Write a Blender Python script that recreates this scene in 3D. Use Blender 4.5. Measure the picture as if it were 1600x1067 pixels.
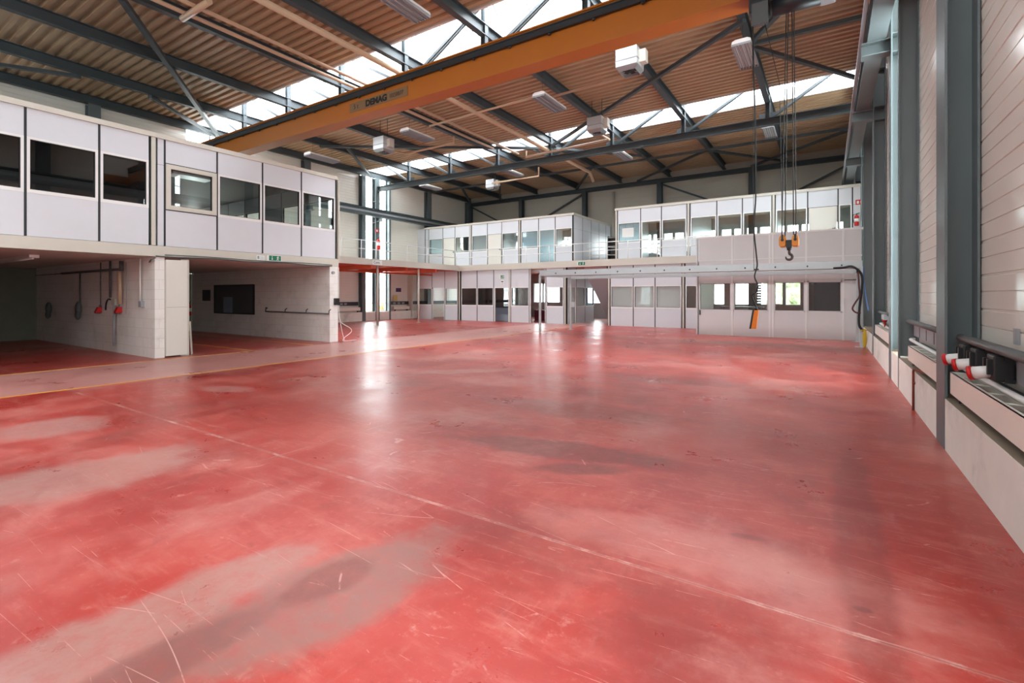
import bpy, bmesh, math, random
from mathutils import Vector, Matrix
random.seed(7)
for o in list(bpy.data.objects): bpy.data.objects.remove(o)
SC = bpy.context.scene
COL = SC.collection

# ------------------------------------------------------------------ camera
EYE = 1.6; FPX = 759.5; HORIZ = 461.5; YAW = math.atan2(493.2, 759.5)
cam_d = bpy.data.cameras.new('camera'); cam = bpy.data.objects.new('camera', cam_d); COL.objects.link(cam)
cam.location = (0, 0, EYE); cam.rotation_euler = (math.pi/2, 0, YAW)
cam_d.sensor_width = 36; cam_d.lens = 36*FPX/1600
cam_d.shift_y = -(533.5-HORIZ)/1600; cam_d.clip_start = 0.05; cam_d.clip_end = 300
SC.camera = cam
# ------------------------------------------------------------------ world (overcast sky) and exposure
W = bpy.data.worlds.new('world'); SC.world = W; W.use_nodes = True
bg = W.node_tree.nodes['Background']; bg.inputs['Color'].default_value = (0.93, 0.97, 1.0, 1); bg.inputs['Strength'].default_value = 5.0
SC.view_settings.view_transform = 'Standard'; SC.view_settings.look = 'None'
SC.view_settings.gamma = 1; SC.view_settings.use_curve_mapping = False
SC.view_settings.exposure = 1.98

def portal(name, loc, rot, sx, sy):       # light portal: gives no light of its own, guides sky sampling
    l = bpy.data.lights.new(name, 'AREA'); l.shape = 'RECTANGLE'; l.size = sx; l.size_y = sy
    l.cycles.is_portal = True
    o = bpy.data.objects.new(name, l); COL.objects.link(o); o.location = loc; o.rotation_euler = rot
# hall numbers
XE, XW = 1.02, -24.2          # inner faces of the concrete kerbs
XEC, XWC = 1.30, -24.55       # cladding planes
YS, YN = -10.4, 31.4          # south and north walls
ZD = 9.46                     # underside of roof deck
SKY = [1.6, 11.55, 21.5]; SH = 0.82
for y in SKY: portal('sky_portal', (-11.65, y, ZD+.01), (0, 0, 0), 26.4, 1.6)
for i in (1, 3, 5): portal('sky_portal', (-21.85+i*4.1, YS-.02, 6.9), (math.pi/2, 0, 0), 3.3, 3.4)
for y, w in ((1.6, 2.2), (11.6, 1.85), (21.85, 1.3)): portal('sky_portal', (XEC+.02, y, 5), (0, math.pi/2, 0), 8.9, w)
for y, w in ((1.6, 2.2), (11.55, 2.15), (21.4, 2.2)): portal('sky_portal', (XWC-.02, y, 5), (0, -math.pi/2, 0), 8.9, w)

# ------------------------------------------------------------------ measuring helpers (photo ray -> real plane)
_s, _c = math.sin(YAW), math.cos(YAW)
def _ray(px, py):
    u = (px-800)/FPX; return (-_s+_c*u, _c+_s*u, (HORIZ-py)/FPX)
def onX(px, py, x): r = _ray(px, py); t = x/r[0]; return (r[1]*t, EYE+r[2]*t)      # -> (y,z)
def onY(px, py, y): r = _ray(px, py); t = y/r[1]; return (r[0]*t, EYE+r[2]*t)      # -> (x,z)
def onZ(px, py, z=0): r = _ray(px, py); t = (z-EYE)/r[2]; return (r[0]*t, r[1]*t)  # -> (x,y)

# ------------------------------------------------------------------ materials
def lin(c):
    return tuple(((v/255)/12.92 if v/255 <= 0.04045 else ((v/255+0.055)/1.055)**2.4) for v in c)
class NT:
    def __init__(s, name):
        s.m = bpy.data.materials.new(name); s.m.use_nodes = True; s.t = s.m.node_tree; s.N = s.t.nodes; s.b = s.N['Principled BSDF']
    def n(s, typ, **k):
        o = s.N.new(typ)
        for a, v in k.items(): setattr(o, a, v)
        return o
    def link(s, a, b): s.t.links.new(a, b)
    def pos(s): return s.n('ShaderNodeNewGeometry').outputs['Position']
    def mapping(s, loc=(0,0,0), rot=(0,0,0), scale=(1,1,1), typ='POINT', vec=None):
        o = s.n('ShaderNodeMapping', vector_type=typ)
        o.inputs['Location'].default_value = loc; o.inputs['Rotation'].default_value = rot; o.inputs['Scale'].default_value = scale
        s.link(vec or s.pos(), o.inputs['Vector']); return o.outputs[0]
    def noise(s, scale, detail=4, rough=.55, vec=None, dist=0):
        o = s.n('ShaderNodeTexNoise'); o.inputs['Scale'].default_value = scale; o.inputs['Detail'].default_value = detail
        o.inputs['Roughness'].default_value = rough; o.inputs['Distortion'].default_value = dist
        s.link(vec or s.pos(), o.inputs['Vector']); return o.outputs['Fac']
    def ramp(s, v, a, b, lo=0., hi=1.):
        o = s.n('ShaderNodeMapRange', interpolation_type='SMOOTHSTEP'); s.link(v, o.inputs['Value'])
        o.inputs['From Min'].default_value = a; o.inputs['From Max'].default_value = b
        o.inputs['To Min'].default_value = lo; o.inputs['To Max'].default_value = hi; return o.outputs[0]
    def math(s, op, a, b=None, c=None):
        o = s.n('ShaderNodeMath', operation=op)
        for i, v in enumerate((a, b, c)):
            if v is None: continue
            if isinstance(v, (int, float)): o.inputs[i].default_value = v
            else: s.link(v, o.inputs[i])
        return o.outputs[0]
    def mix(s, f, a, b, mode='MIX'):
        o = s.n('ShaderNodeMix', data_type='RGBA', blend_type=mode)
        if isinstance(f, (int, float)): o.inputs['Factor'].default_value = f
        else: s.link(f, o.inputs['Factor'])
        for i, v in ((6, a), (7, b)):
            if isinstance(v, tuple): o.inputs[i].default_value = (*v, 1)
            else: s.link(v, o.inputs[i])
        return o.outputs[2]
    def set(s, **k):
        for a, v in k.items():
            i = s.b.inputs[a.replace('_', ' ')]
            if isinstance(v, tuple): i.default_value = (*v, 1) if len(v) == 3 else v
            elif isinstance(v, (int, float)): i.default_value = v
            else: s.link(v, i)
    def bump(s, h, strength=.3, dist=.01):
        o = s.n('ShaderNodeBump'); o.inputs['Strength'].default_value = strength; o.inputs['Distance'].default_value = dist
        s.link(h, o.inputs['Height']); s.link(o.outputs[0], s.b.inputs['Normal'])
    def sep(s, v=None):
        o = s.n('ShaderNodeSeparateXYZ'); s.link(v or s.pos(), o.inputs[0]); return o.outputs

def plain(name, rgb, rough=.5, metal=0., var=.12, vs=3.0, spec=.5, dirt=0.):
    t = NT(name); c = lin(rgb)
    d = tuple(v*(1-var) for v in c)
    f = t.noise(vs, 5)
    col = t.mix(f, d, tuple(min(1, v*(1+var*.6)) for v in c))
    if dirt:
        g = t.ramp(t.noise(1.3, 8, .7), .5, .75, 0, dirt); col = t.mix(g, col, lin((96, 84, 70)))
    t.set(Base_Color=col, Roughness=rough, Metallic=metal, Specular_IOR_Level=spec)
    return t.m

M = {}
M['deck'] = plain('roof_deck_beige', (178, 150, 118), .45, var=.1)
M['rafter'] = plain('steel_blue_grey', (66, 74, 78), .5, var=.1)
M['steel'] = plain('steel_grey_paint', (98, 108, 110), .45, var=.08)
M['cladding'] = plain('cladding_cream', (234, 229, 219), .2, var=.05, vs=1.2)
M['clad_backlit'] = plain('cladding_backlit_shade', (190, 184, 172), .4, var=.06, vs=1.2)  # darker copy of the cream cladding, backlit shade put into the colour
M['panel'] = plain('panel_white', (213, 214, 219), .4, var=.03)
M['panel_cream'] = plain('panel_beige_door', (222, 217, 208), .4, var=.03)
M['booth'] = plain('booth_light_grey', (214, 211, 211), .45, var=.03)
M['cream'] = plain('fascia_cream', (206, 200, 188), .45, var=.05)
M['seam'] = plain('rubber_black', (32, 33, 34), .5)
M['gasket'] = plain('dark_seam_grey', (90, 90, 94), .5)
M['white'] = plain('enamel_white', (232, 230, 228), .35, var=.03)
M['concrete'] = plain('kerb_concrete_white', (238, 233, 224), .75, var=.12, vs=2.5, dirt=.35)
M['conc_top'] = plain('kerb_top_dusty', (140, 124, 106), .9, var=.25, vs=6)
M['black'] = plain('black_plastic', (24, 25, 27), .45)
M['darkmetal'] = plain('dark_metal', (52, 56, 60), .4, .3)
M['grey'] = plain('grey_plastic', (150, 152, 156), .45, var=.05)
M['greydark'] = plain('dark_grey_pipe', (84, 86, 86), .5)
M['galv'] = plain('galvanised_steel', (186, 192, 194), .4, .35, var=.1, vs=9)
M['alu'] = plain('aluminium', (200, 202, 204), .35, .5, var=.05)
M['orange'] = plain('crane_orange', (176, 100, 22), .42, var=.06, vs=1.5)
M['orange2'] = plain('signal_orange', (232, 128, 24), .4, var=.05)
M['amber'] = plain('hook_amber', (224, 138, 30), .4, var=.08)
M['red'] = plain('red_paint', (200, 24, 26), .4, var=.08)
M['rust'] = plain('rust_pipe', (130, 60, 40), .7, var=.3, vs=20)
M['gaspipe'] = plain('pipe_beige', (196, 166, 138), .45, var=.06)
M['radiator'] = plain('convector_cream', (240, 232, 220), .4, var=.03)
M['label'] = plain('plate_grey', (128, 98, 66), .5, var=.05)
M['ink'] = plain('ink_black', (16, 16, 16), .6)
M['inkgrey'] = plain('ink_grey', (58, 48, 38), .6)
M['green'] = plain('sign_green', (16, 116, 84), .5, var=.03)
M['signwhite'] = plain('sign_white', (236, 238, 236), .5, var=.02)
M['yellow'] = plain('floor_yellow', (226, 160, 50), .5, var=.2, vs=8)
M['soffit'] = plain('mezzanine_soffit_orange', (205, 82, 44), .5, var=.2, vs=4)
M['concceil'] = plain('ceiling_painted', (188, 180, 172), .7, var=.06)
M['darkwall'] = plain('wall_grey_green', (120, 122, 108), .8, var=.15)
M['officegrey'] = plain('office_grey', (178, 180, 180), .7, var=.05)
M['officedark'] = plain('office_dark_wall', (84, 84, 88), .6, var=.08)
M['carpet'] = plain('office_floor_grey', (92, 92, 96), .8)
M['wood'] = plain('shelf_dark', (70, 66, 64), .6)
M['ochre'] = plain('box_yellow', (196, 160, 30), .6)
M['purple'] = plain('poster_purple', (70, 64, 110), .5, var=.5, vs=9)
M['maroon'] = plain('maroon_panel', (96, 20, 40), .5)
M['bluepanel'] = plain('blue_grey_panel', (130, 146, 166), .35)
M['paper'] = plain('paper', (226, 224, 220), .7, var=.02)
M['paperyellow'] = plain('paper_yellow', (214, 200, 130), .7)
M['rope'] = plain('wire_rope', (60, 58, 56), .5, .5)
M['hook'] = plain('hook_steel', (86, 74, 70), .4, .5, var=.3, vs=20)
M['bluecable'] = plain('cable_blue', (90, 130, 190), .5)
M['hose'] = plain('hose_maroon', (88, 40, 44), .5)
M['gravel'] = plain('yard_asphalt', (150, 150, 146), .9)
t = NT('hedge_leaves'); f = t.noise(3.5, 8, .75); g = t.ramp(f, .35, .65)
t.set(Base_Color=t.mix(g, lin((110, 126, 84)), lin((228, 232, 190))), Roughness=.8); M['leaf'] = t.m

def glass(name, tint=(1,1,1), refl=1.45, rough=0.0, milky=0., mcol=(.8,.86,.85)):
    t = NT(name); N = t.N; t.N.remove(t.b)
    tr = t.n('ShaderNodeBsdfTransparent'); tr.inputs[0].default_value = (*tint, 1)
    gl = t.n('ShaderNodeBsdfGlossy'); gl.inputs['Roughness'].default_value = rough
    lw = t.n('ShaderNodeLayerWeight'); lw.inputs[0].default_value = .5
    f0 = ((refl-1)/(refl+1))**2*1.8
    fr = t.math('ADD', t.math('MULTIPLY', t.math('POWER', lw.outputs['Facing'], 5.0), 1-f0), f0)
    mx = t.n('ShaderNodeMixShader'); t.link(fr, mx.inputs[0]); t.link(tr.outputs[0], mx.inputs[1]); t.link(gl.outputs[0], mx.inputs[2])
    out = mx.outputs[0]
    if milky:
        df = t.n('ShaderNodeBsdfDiffuse'); df.inputs[0].default_value = (*mcol, 1)
        tl = t.n('ShaderNodeBsdfTranslucent'); tl.inputs[0].default_value = (*mcol, 1)
        a = t.n('ShaderNodeMixShader'); a.inputs[0].default_value = .5; t.link(df.outputs[0], a.inputs[1]); t.link(tl.outputs[0], a.inputs[2])
        b = t.n('ShaderNodeMixShader'); b.inputs[0].default_value = milky; t.link(out, b.inputs[1]); t.link(a.outputs[0], b.inputs[2]); out = b.outputs[0]
    t.link(out, N['Material Output'].inputs[0]); return t.m
M['glass'] = glass('clear_glass', (.93, .97, .96))
M['roofglass'] = glass('roof_glazing', (.95, .98, 1.0), 1.3)
M['darkglass'] = glass('smoked_glass', (.62, .62, .63), 1.5)
M['frost'] = glass('frosted_glass', (.6, .65, .65), 1.4, .2, .8, (.78, .83, .81))
M['blueglass'] = glass('bluish_glass', (.8, .92, .95), 1.45, .03, .18, (.7, .8, .84))

# polished red floor paint
def floor_mat():
    t = NT('red_floor_paint')
    n1 = t.noise(.5, 4, .55); n2 = t.noise(.9, 12, .68); n3 = t.noise(1, 8, .7, vec=t.mapping(scale=(1.6, 7, 1), rot=(0, 0, .12)))
    nb = t.noise(1, 8, .7, vec=t.mapping(scale=(5, 1.4, 1), rot=(0, 0, -.5), loc=(3, 8, 0)))
    n4 = t.noise(16, 6, .75); nm = t.noise(4, 10, .75)
    col = t.mix(t.ramp(n1, .3, .7), lin((152, 38, 33)), lin((176, 56, 47)))
    col = t.mix(t.ramp(n2, .44, .68, 0, .6), col, lin((196, 104, 93)))
    col = t.mix(t.ramp(n3, .5, .75, 0, .5), col, lin((198, 118, 106)))
    col = t.mix(t.ramp(nb, .54, .78, 0, .45), col, lin((200, 124, 112)))
    col = t.mix(t.ramp(n4, .52, .8, 0, .45), col, lin((202, 128, 116)))
    col = t.mix(t.ramp(nm, .58, .72, 0, .45), col, lin((206, 140, 128)))
    col = t.mix(t.ramp(nm, .3, .44, .35, 0), col, lin((118, 30, 27)))
    # dark worn cloudy areas and chalky faded areas
    nd = t.noise(.33, 9, .62, vec=t.mapping(loc=(7.3, 2.1, 0)))
    col = t.mix(t.ramp(nd, .5, .68, 0, .55), col, lin((108, 38, 35)))
    nf = t.noise(.38, 10, .66, vec=t.mapping(loc=(-3.1, 11.7, 0)))
    col = t.mix(t.ramp(nf, .5, .66, 0, .55), col, lin((196, 132, 123)))
    warp = t.noise(1.6, 10, .68)
    fine = t.noise(9, 8, .75)
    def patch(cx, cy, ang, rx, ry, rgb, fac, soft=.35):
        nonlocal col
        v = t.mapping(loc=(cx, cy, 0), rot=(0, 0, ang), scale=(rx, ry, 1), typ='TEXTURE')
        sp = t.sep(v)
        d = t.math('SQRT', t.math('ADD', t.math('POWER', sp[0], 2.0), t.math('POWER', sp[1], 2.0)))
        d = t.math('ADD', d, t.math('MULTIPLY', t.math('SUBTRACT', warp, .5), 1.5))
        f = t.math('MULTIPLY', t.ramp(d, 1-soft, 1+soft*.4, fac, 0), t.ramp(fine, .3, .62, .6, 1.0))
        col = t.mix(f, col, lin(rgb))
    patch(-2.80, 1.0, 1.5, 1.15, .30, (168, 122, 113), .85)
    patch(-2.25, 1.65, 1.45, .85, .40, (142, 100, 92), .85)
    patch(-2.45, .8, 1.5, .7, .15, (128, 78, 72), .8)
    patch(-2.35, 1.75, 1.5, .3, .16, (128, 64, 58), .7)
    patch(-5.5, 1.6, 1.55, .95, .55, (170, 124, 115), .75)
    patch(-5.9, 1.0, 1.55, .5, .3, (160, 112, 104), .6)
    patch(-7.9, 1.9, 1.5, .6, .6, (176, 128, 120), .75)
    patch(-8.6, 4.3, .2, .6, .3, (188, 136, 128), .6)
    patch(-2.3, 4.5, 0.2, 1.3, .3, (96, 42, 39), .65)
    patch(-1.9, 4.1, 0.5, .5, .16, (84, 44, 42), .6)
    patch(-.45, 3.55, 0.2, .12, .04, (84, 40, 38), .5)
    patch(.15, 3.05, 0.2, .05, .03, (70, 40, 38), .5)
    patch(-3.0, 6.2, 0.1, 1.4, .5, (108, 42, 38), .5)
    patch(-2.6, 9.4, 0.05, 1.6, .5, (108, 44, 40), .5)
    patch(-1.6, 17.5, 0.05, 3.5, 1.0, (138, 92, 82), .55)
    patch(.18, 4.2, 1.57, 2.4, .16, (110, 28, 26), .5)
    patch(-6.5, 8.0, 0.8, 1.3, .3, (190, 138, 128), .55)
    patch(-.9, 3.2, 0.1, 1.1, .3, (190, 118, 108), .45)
    # lighter gangway lane between the two yellow lines
    sp = t.sep(); x = sp[0]; y = sp[1]
    lane = t.math('MULTIPLY', t.ramp(x, -13.95, -13.85), t.ramp(x, -10.9, -10.8, 1, 0))
    lane = t.math('MULTIPLY', lane, t.ramp(n2, .3, .6, .55, .9))
    col = t.mix(lane, col, lin((192, 138, 130)))
    # saw-cut joints with chipped pale edges
    chip = t.ramp(t.noise(2.5, 8, .75), .48, .6)
    def joint(coord, at, w, fac):
        nonlocal col
        d = t.math('ABSOLUTE', t.math('ADD', t.math('SUBTRACT', coord, at), t.math('MULTIPLY', t.math('SUBTRACT', fine, .5), .03)))
        col = t.mix(t.math('MULTIPLY', t.ramp(d, w*.5, w, fac, 0), t.math('ADD', .25, t.math('MULTIPLY', chip, .75))), col, lin((206, 156, 144)))
        d2 = t.math('ABSOLUTE', t.math('SUBTRACT', coord, at))
        col = t.mix(t.ramp(d2, .0015, .004, .6, 0), col, lin((86, 30, 28)))
    joint(y, 2.81, .02, .85); joint(y, 9.0, .02, .5); joint(x, -4.6, .012, .45); joint(y, 15.2, .02, .5)
    # scratches
    for i, (a, sc, th) in enumerate(((.5, 1.9, .0014), (1.3, 2.6, .0016), (-.6, 1.7, .0012), (2.4, 3.1, .0016))):
        v = t.mapping(loc=(i*3.7, i*1.9, 0), rot=(0, 0, a), scale=(.16, 1.3, 1))
        vo = t.n('ShaderNodeTexVoronoi', feature='DISTANCE_TO_EDGE'); vo.inputs['Scale'].default_value = sc*.8
        vv = t.n('ShaderNodeVectorMath', operation='ADD'); t.link(v, vv.inputs[0])
        nn = t.n('ShaderNodeTexNoise'); nn.inputs['Scale'].default_value = .8; t.link(v, nn.inputs['Vector']); ns = t.n('ShaderNodeVectorMath', operation='SCALE'); t.link(nn.outputs['Color'], ns.inputs[0]); ns.inputs['Scale'].default_value = .4; t.link(ns.outputs[0], vv.inputs[1])
        t.link(vv.outputs[0], vo.inputs['Vector'])
        m = t.ramp(vo.outputs['Distance'], th, th*2.2, 1, 0)
        mk = t.ramp(t.noise(1.7, 6, .7, vec=t.mapping(loc=(i*5.1, 3-i*2.2, 0))), .52, .6, 0, .6)
        col = t.mix(t.math('MULTIPLY', m, mk), col, lin((214, 160, 150)))
    vo = t.n('ShaderNodeTexVoronoi'); vo.inputs['Scale'].default_value = 1.1; t.link(t.pos(), vo.inputs['Vector'])
    col = t.mix(t.ramp(vo.outputs['Distance'], .015, .035, .6, 0), col, lin((80, 32, 30)))
    r = t.ramp(n2, .35, .65, .27, .4)
    t.set(Base_Color=col, Roughness=r, Specular_IOR_Level=.5)
    t.bump(t.noise(1.3, 2, .4), .06, .02)
    return t.m
M['floor'] = floor_mat()

def block_mat(name, plane, rgb=(240, 236, 231), w=.5, h=.25):
    t = NT(name); sp = t.sep(); cb = t.n('ShaderNodeCombineXYZ')
    t.link(sp[0 if plane == 'xz' else 1], cb.inputs[0]); t.link(sp[2], cb.inputs[1])
    b = t.n('ShaderNodeTexBrick'); t.link(cb.outputs[0], b.inputs['Vector']); b.inputs['Scale'].default_value = 1
    b.inputs['Brick Width'].default_value = w; b.inputs['Row Height'].default_value = h; b.inputs['Mortar Size'].default_value = .004
    c = lin(rgb); b.inputs['Color1'].default_value = (*c, 1); b.inputs['Color2'].default_value = (*[v*.95 for v in c], 1)
    b.inputs['Mortar'].default_value = (*[v*.74 for v in c], 1)
    col = t.mix(t.ramp(t.noise(1.1, 7, .7), .5, .8, 0, .4), b.outputs['Color'], lin((150, 140, 126)))
    t.set(Base_Color=col, Roughness=.6); t.bump(b.outputs['Fac'], -.2, .006)
    return t.m
M['block_xz'] = block_mat('painted_block_wall', 'xz'); M['block_yz'] = block_mat('painted_block_end', 'yz')

# ------------------------------------------------------------------ mesh builder
class MB:
    def __init__(s): s.v = []; s.f = []; s.mi = []; s.m = 0; s.smooth = []
    def _add(s, vs, fs, sm=False):
        b = len(s.v); s.v += [tuple(v) for v in vs]
        for f in fs: s.f.append([b+i for i in f]); s.mi.append(s.m); s.smooth.append(sm)
        return s
    def box(s, x0, x1, y0, y1, z0, z1):
        x0, x1 = sorted((x0, x1)); y0, y1 = sorted((y0, y1)); z0, z1 = sorted((z0, z1))
        v = [(x, y, z) for z in (z0, z1) for y in (y0, y1) for x in (x0, x1)]
        return s._add(v, [(0,2,3,1), (4,5,7,6), (0,1,5,4), (2,6,7,3), (0,4,6,2), (1,3,7,5)])
    def prism(s, pts, ext):                      # closed polygon extruded by vector
        n = len(pts); e = Vector(ext); P = [Vector(p) for p in pts]
        nrm = Vector((0,0,0))
        for i in range(n): nrm += P[i].cross(P[(i+1) % n])
        if nrm.dot(e) > 0: P.reverse()
        v = P+[p+e for p in P]
        return s._add(v, [tuple(range(n)), tuple(range(2*n-1, n-1, -1))]+[(i, i+n, (i+1) % n+n, (i+1) % n) for i in range(n)])
    def bar(s, p, q, w, h, up=(0,0,1)):          # rectangular bar between two points
        p, q = Vector(p), Vector(q); d = (q-p).normalized(); up = Vector(up)
        if abs(d.dot(up)) > .99: up = Vector((0, 1, 0))
        a = d.cross(up).normalized(); b = a.cross(d).normalized()
        return s.prism([p+a*w/2*i+b*h/2*j for i, j in ((-1,-1), (1,-1), (1,1), (-1,1))], q-p)
    def hbeam(s, p, q, w, h, tf=.02, tw=.014, up=(0,0,1)):
        p, q = Vector(p), Vector(q); d = (q-p).normalized(); up = Vector(up)
        if abs(d.dot(up)) > .99: up = Vector((0, 1, 0))
        a = d.cross(up).normalized(); b = a.cross(d).normalized()
        s.bar(p+b*(h/2-tf/2), q+b*(h/2-tf/2), w, tf, up); s.bar(p-b*(h/2-tf/2), q-b*(h/2-tf/2), w, tf, up)
        return s.bar(p, q, tw, h-2*tf, up)
    def tube(s, pts, r, n=10, caps=True):
        pts = [Vector(p) for p in pts]; rings = []
        for i, p in enumerate(pts):
            d = (pts[min(i+1, len(pts)-1)]-pts[max(i-1, 0)]).normalized()
            if i == 0: a = d.orthogonal().normalized()
            else: a = (a-d*a.dot(d)).normalized()
            b = d.cross(a); rr = r[i] if isinstance(r, (list, tuple)) else r
            rings.append([p+(a*math.cos(t*2*math.pi/n)+b*math.sin(t*2*math.pi/n))*rr for t in range(n)])
        v = [x for g in rings for x in g]; f = []
        for i in range(len(pts)-1):
            for k in range(n): f.append((i*n+k, i*n+(k+1) % n, (i+1)*n+(k+1) % n, (i+1)*n+k))
        b0 = len(s.v); s._add(v, f, True)
        if caps: s._add([], []); s.f.append([b0+k for k in range(n-1, -1, -1)]); s.mi.append(s.m); s.smooth.append(False); s.f.append([b0+(len(pts)-1)*n+k for k in range(n)]); s.mi.append(s.m); s.smooth.append(False)
        return s
    def cyl(s, p, q, r, n=16): return s.tube([p, q], r, n)
    def sphere(s, c, r, n=12, sz=(1,1,1)):
        v = []; f = []
        for i in range(n+1):
            th = math.pi*i/n
            for k in range(n*2):
                ph = math.pi*k/n; v.append((c[0]+r*sz[0]*math.sin(th)*math.cos(ph), c[1]+r*sz[1]*math.sin(th)*math.sin(ph), c[2]+r*sz[2]*math.cos(th)))
        w = n*2
        for i in range(n):
            for k in range(w): f.append((i*w+k, (i+1)*w+k, (i+1)*w+(k+1) % w, i*w+(k+1) % w))
        return s._add(v, f, True)
    def build(s, name, mats, parent=None, label=None, bevel=0):
        if not isinstance(mats, (list, tuple)): mats = [mats]
        me = bpy.data.meshes.new(name)
        off = Vector(parent_world(parent)) if parent else (Vector((0,0,0)))
        me.from_pydata([tuple(Vector(v)-off) for v in s.v], [], s.f); me.validate()
        for m in mats: me.materials.append(M[m])
        for p, mi, sm in zip(me.polygons, s.mi, s.smooth): p.material_index = mi; p.use_smooth = sm
        o = bpy.data.objects.new(name, me); COL.objects.link(o)
        if parent: o.parent = parent
        if label: o['label'] = label
        if bevel:
            b = o.modifiers.new('bevel', 'BEVEL'); b.width = bevel; b.segments = 2; b.limit_method = 'ANGLE'
        return o
def parent_world(p):
    l = Vector((0,0,0))
    while p: l += p.location; p = p.parent
    return l
def thing(name, label, cat, loc=(0,0,0), group=None):
    o = bpy.data.objects.new(name, None); COL.objects.link(o); o.location = loc; o.empty_display_size = .2
    o['label'] = label; o['category'] = cat
    if group: o['group'] = group
    return o
def tag(o, label, cat, group=None):
    o['label'] = label; o['category'] = cat
    if group: o['group'] = group
    # move origin to the middle of the base of its bounding box
    me = o.data; xs = [v.co for v in me.vertices]
    c = Vector(((min(v.x for v in xs)+max(v.x for v in xs))/2, (min(v.y for v in xs)+max(v.y for v in xs))/2, min(v.z for v in xs)))
    me.transform(Matrix.Translation(-c)); o.location = c
    return o
def struct(o): o['kind'] = 'structure'; return o
def dup(root, off, label=None):
    r = root.copy(); COL.objects.link(r); r.location = root.location+Vector(off)
    if label: r['label'] = label
    for ch in root.children:
        c = ch.copy(); COL.objects.link(c); c.parent = r
        for g in ch.children:
            d = g.copy(); COL.objects.link(d); d.parent = c
    return r
def text(name, body, size, loc, rot, mat, parent, bold=0, sx=1.0, align='CENTER'):
    cu = bpy.data.curves.new(name, 'FONT'); cu.body = body; cu.size = size; cu.extrude = .002; cu.offset = bold
    cu.align_x = align; cu.align_y = 'CENTER'
    tmp = bpy.data.objects.new(name, cu); COL.objects.link(tmp)
    bpy.context.view_layer.update()
    me = bpy.data.meshes.new_from_object(tmp.evaluated_get(bpy.context.evaluated_depsgraph_get()))
    bpy.data.objects.remove(tmp); me.name = name
    me.materials.clear(); me.materials.append(M[mat])
    o = bpy.data.objects.new(name, me); COL.objects.link(o); o.parent = parent
    o.location = Vector(loc)-(parent_world(parent) if parent else Vector((0,0,0))); o.rotation_euler = rot; o.scale = (sx, 1, 1)
    return o
FX = (math.pi/2, 0, math.pi/2)      # lettering on a face looking toward +x
FY = (math.pi/2, 0, 0)              # lettering on a face looking toward -y

# ================================================================== STRUCTURE
MB().box(-30, 2.5, YS-.4, YN+.4, -.2, 0).build('floor', 'floor')
struct(bpy.data.objects['floor'])
struct(MB().box(-70, 50, YN+.42, 90, -.25, -.05).build('ground_outside', 'gravel'))

# roof deck: real trapezoid ribs running across the hall, left open over the skylight strips
dk = MB(); P_ = .285; DX0, DX1 = -25.2, 1.9
def deck_seg(y0, y1):
    prof = []; n = max(1, round((y1-y0)/P_)); p = (y1-y0)/n
    for i in range(n):
        a = y0+i*p
        prof += [(a, ZD), (a+p*.42, ZD), (a+p*.55, ZD+.085), (a+p*.87, ZD+.085)]
    prof += [(y1, ZD)]
    pts = prof+[(y1, ZD+.3), (y0, ZD+.3)]
    v = [(DX0, y, z) for y, z in pts]+[(DX1, y, z) for y, z in pts]; m = len(pts)
    f = [(i, (i+1) % m, (i+1) % m+m, i+m) for i in range(m)]
    dk._add(v, f)
    for x in (DX0, DX1):      # end caps as quads under the flat top
        for i in range(len(prof)-1):
            (a, za), (b, zb) = prof[i], prof[i+1]
            dk._add([(x, a, za), (x, b, zb), (x, b, ZD+.3), (x, a, ZD+.3)], [(0,1,2,3)])
ys = [YS-.5]
for y in SKY: ys += [y-SH, y+SH]
ys += [YN+.5]
for i in range(0, len(ys), 2): deck_seg(ys[i], ys[i+1])
struct(dk.build('ceiling', 'deck'))
# skylight curbs and pitched glazing
for i, y in enumerate(SKY):
    m = MB()
    for e in (-1, 1):
        m.box(DX0, DX1, y+e*(SH-.02), y+e*(SH+.05), ZD-.01, ZD+.42)
    m.box(DX0, DX0+.06, y-SH, y+SH, ZD, ZD+1.1); m.box(DX1-.06, DX1, y-SH, y+SH, ZD, ZD+1.1)
    w = struct(m.build('window_%d' % (i+1), 'white'))
    g = MB()
    for e in (-1, 1):
        g._add([(DX0, y+e*SH, ZD+.42), (DX1, y+e*SH, ZD+.42), (DX1, y, ZD+1.15), (DX0, y, ZD+1.15)], [(0,1,2,3)])
    g.build('pane', 'roofglass', w)
    b = MB(); b.bar((DX0, y, ZD+1.16), (DX1, y, ZD+1.16), .08, .06)
    x = DX0
    while x < DX1:
        for e in (-1, 1): b.bar((x, y+e*SH, ZD+.43), (x, y, ZD+1.15), .035, .05, up=(1,0,0))
        x += 1.05
    b.build('glazing_bars', 'alu', w)

# horizontally ribbed cladding, rib profile swept along the wall
def cladding(name, axis, at, a0, a1, z0, z1, inward, mat, openings=()):
    segs = []; cur = a0
    for o0, o1 in sorted(openings): segs.append((cur, o0)); cur = o1
    segs.append((cur, a1)); m = MB(); T = .16*(-inward)
    for s0, s1 in segs:
        if s1-s0 < .01: continue
        pts = []; z = z0; k = 0
        while z < z1-1e-6:
            h = min(.168, z1-z); gw = .012 if k % 2 else .03; gd = .012 if k % 2 else .009
            pts += [(0, z), (0, z+h-gw), (-inward*gd, z+h-gw*.8), (-inward*gd, z+h-gw*.2)]
            z += h; k += 1
        pts.append((0, z1)); n = len(pts); v = []
        for s in (s0, s1):
            for d, z in pts: v.append((at+d, s, z) if axis == 'x' else (s, at+d, z))
        m._add(v, [(i, i+1, n+i+1, n+i) for i in range(n-1)])
        if axis == 'x': m.box(at+T*.3, at+T, s0, s1, z0, z1)
        else: m.box(s0, s1, at+T*.3, at+T, z0, z1)
    return struct(m.build(name, mat))
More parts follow.
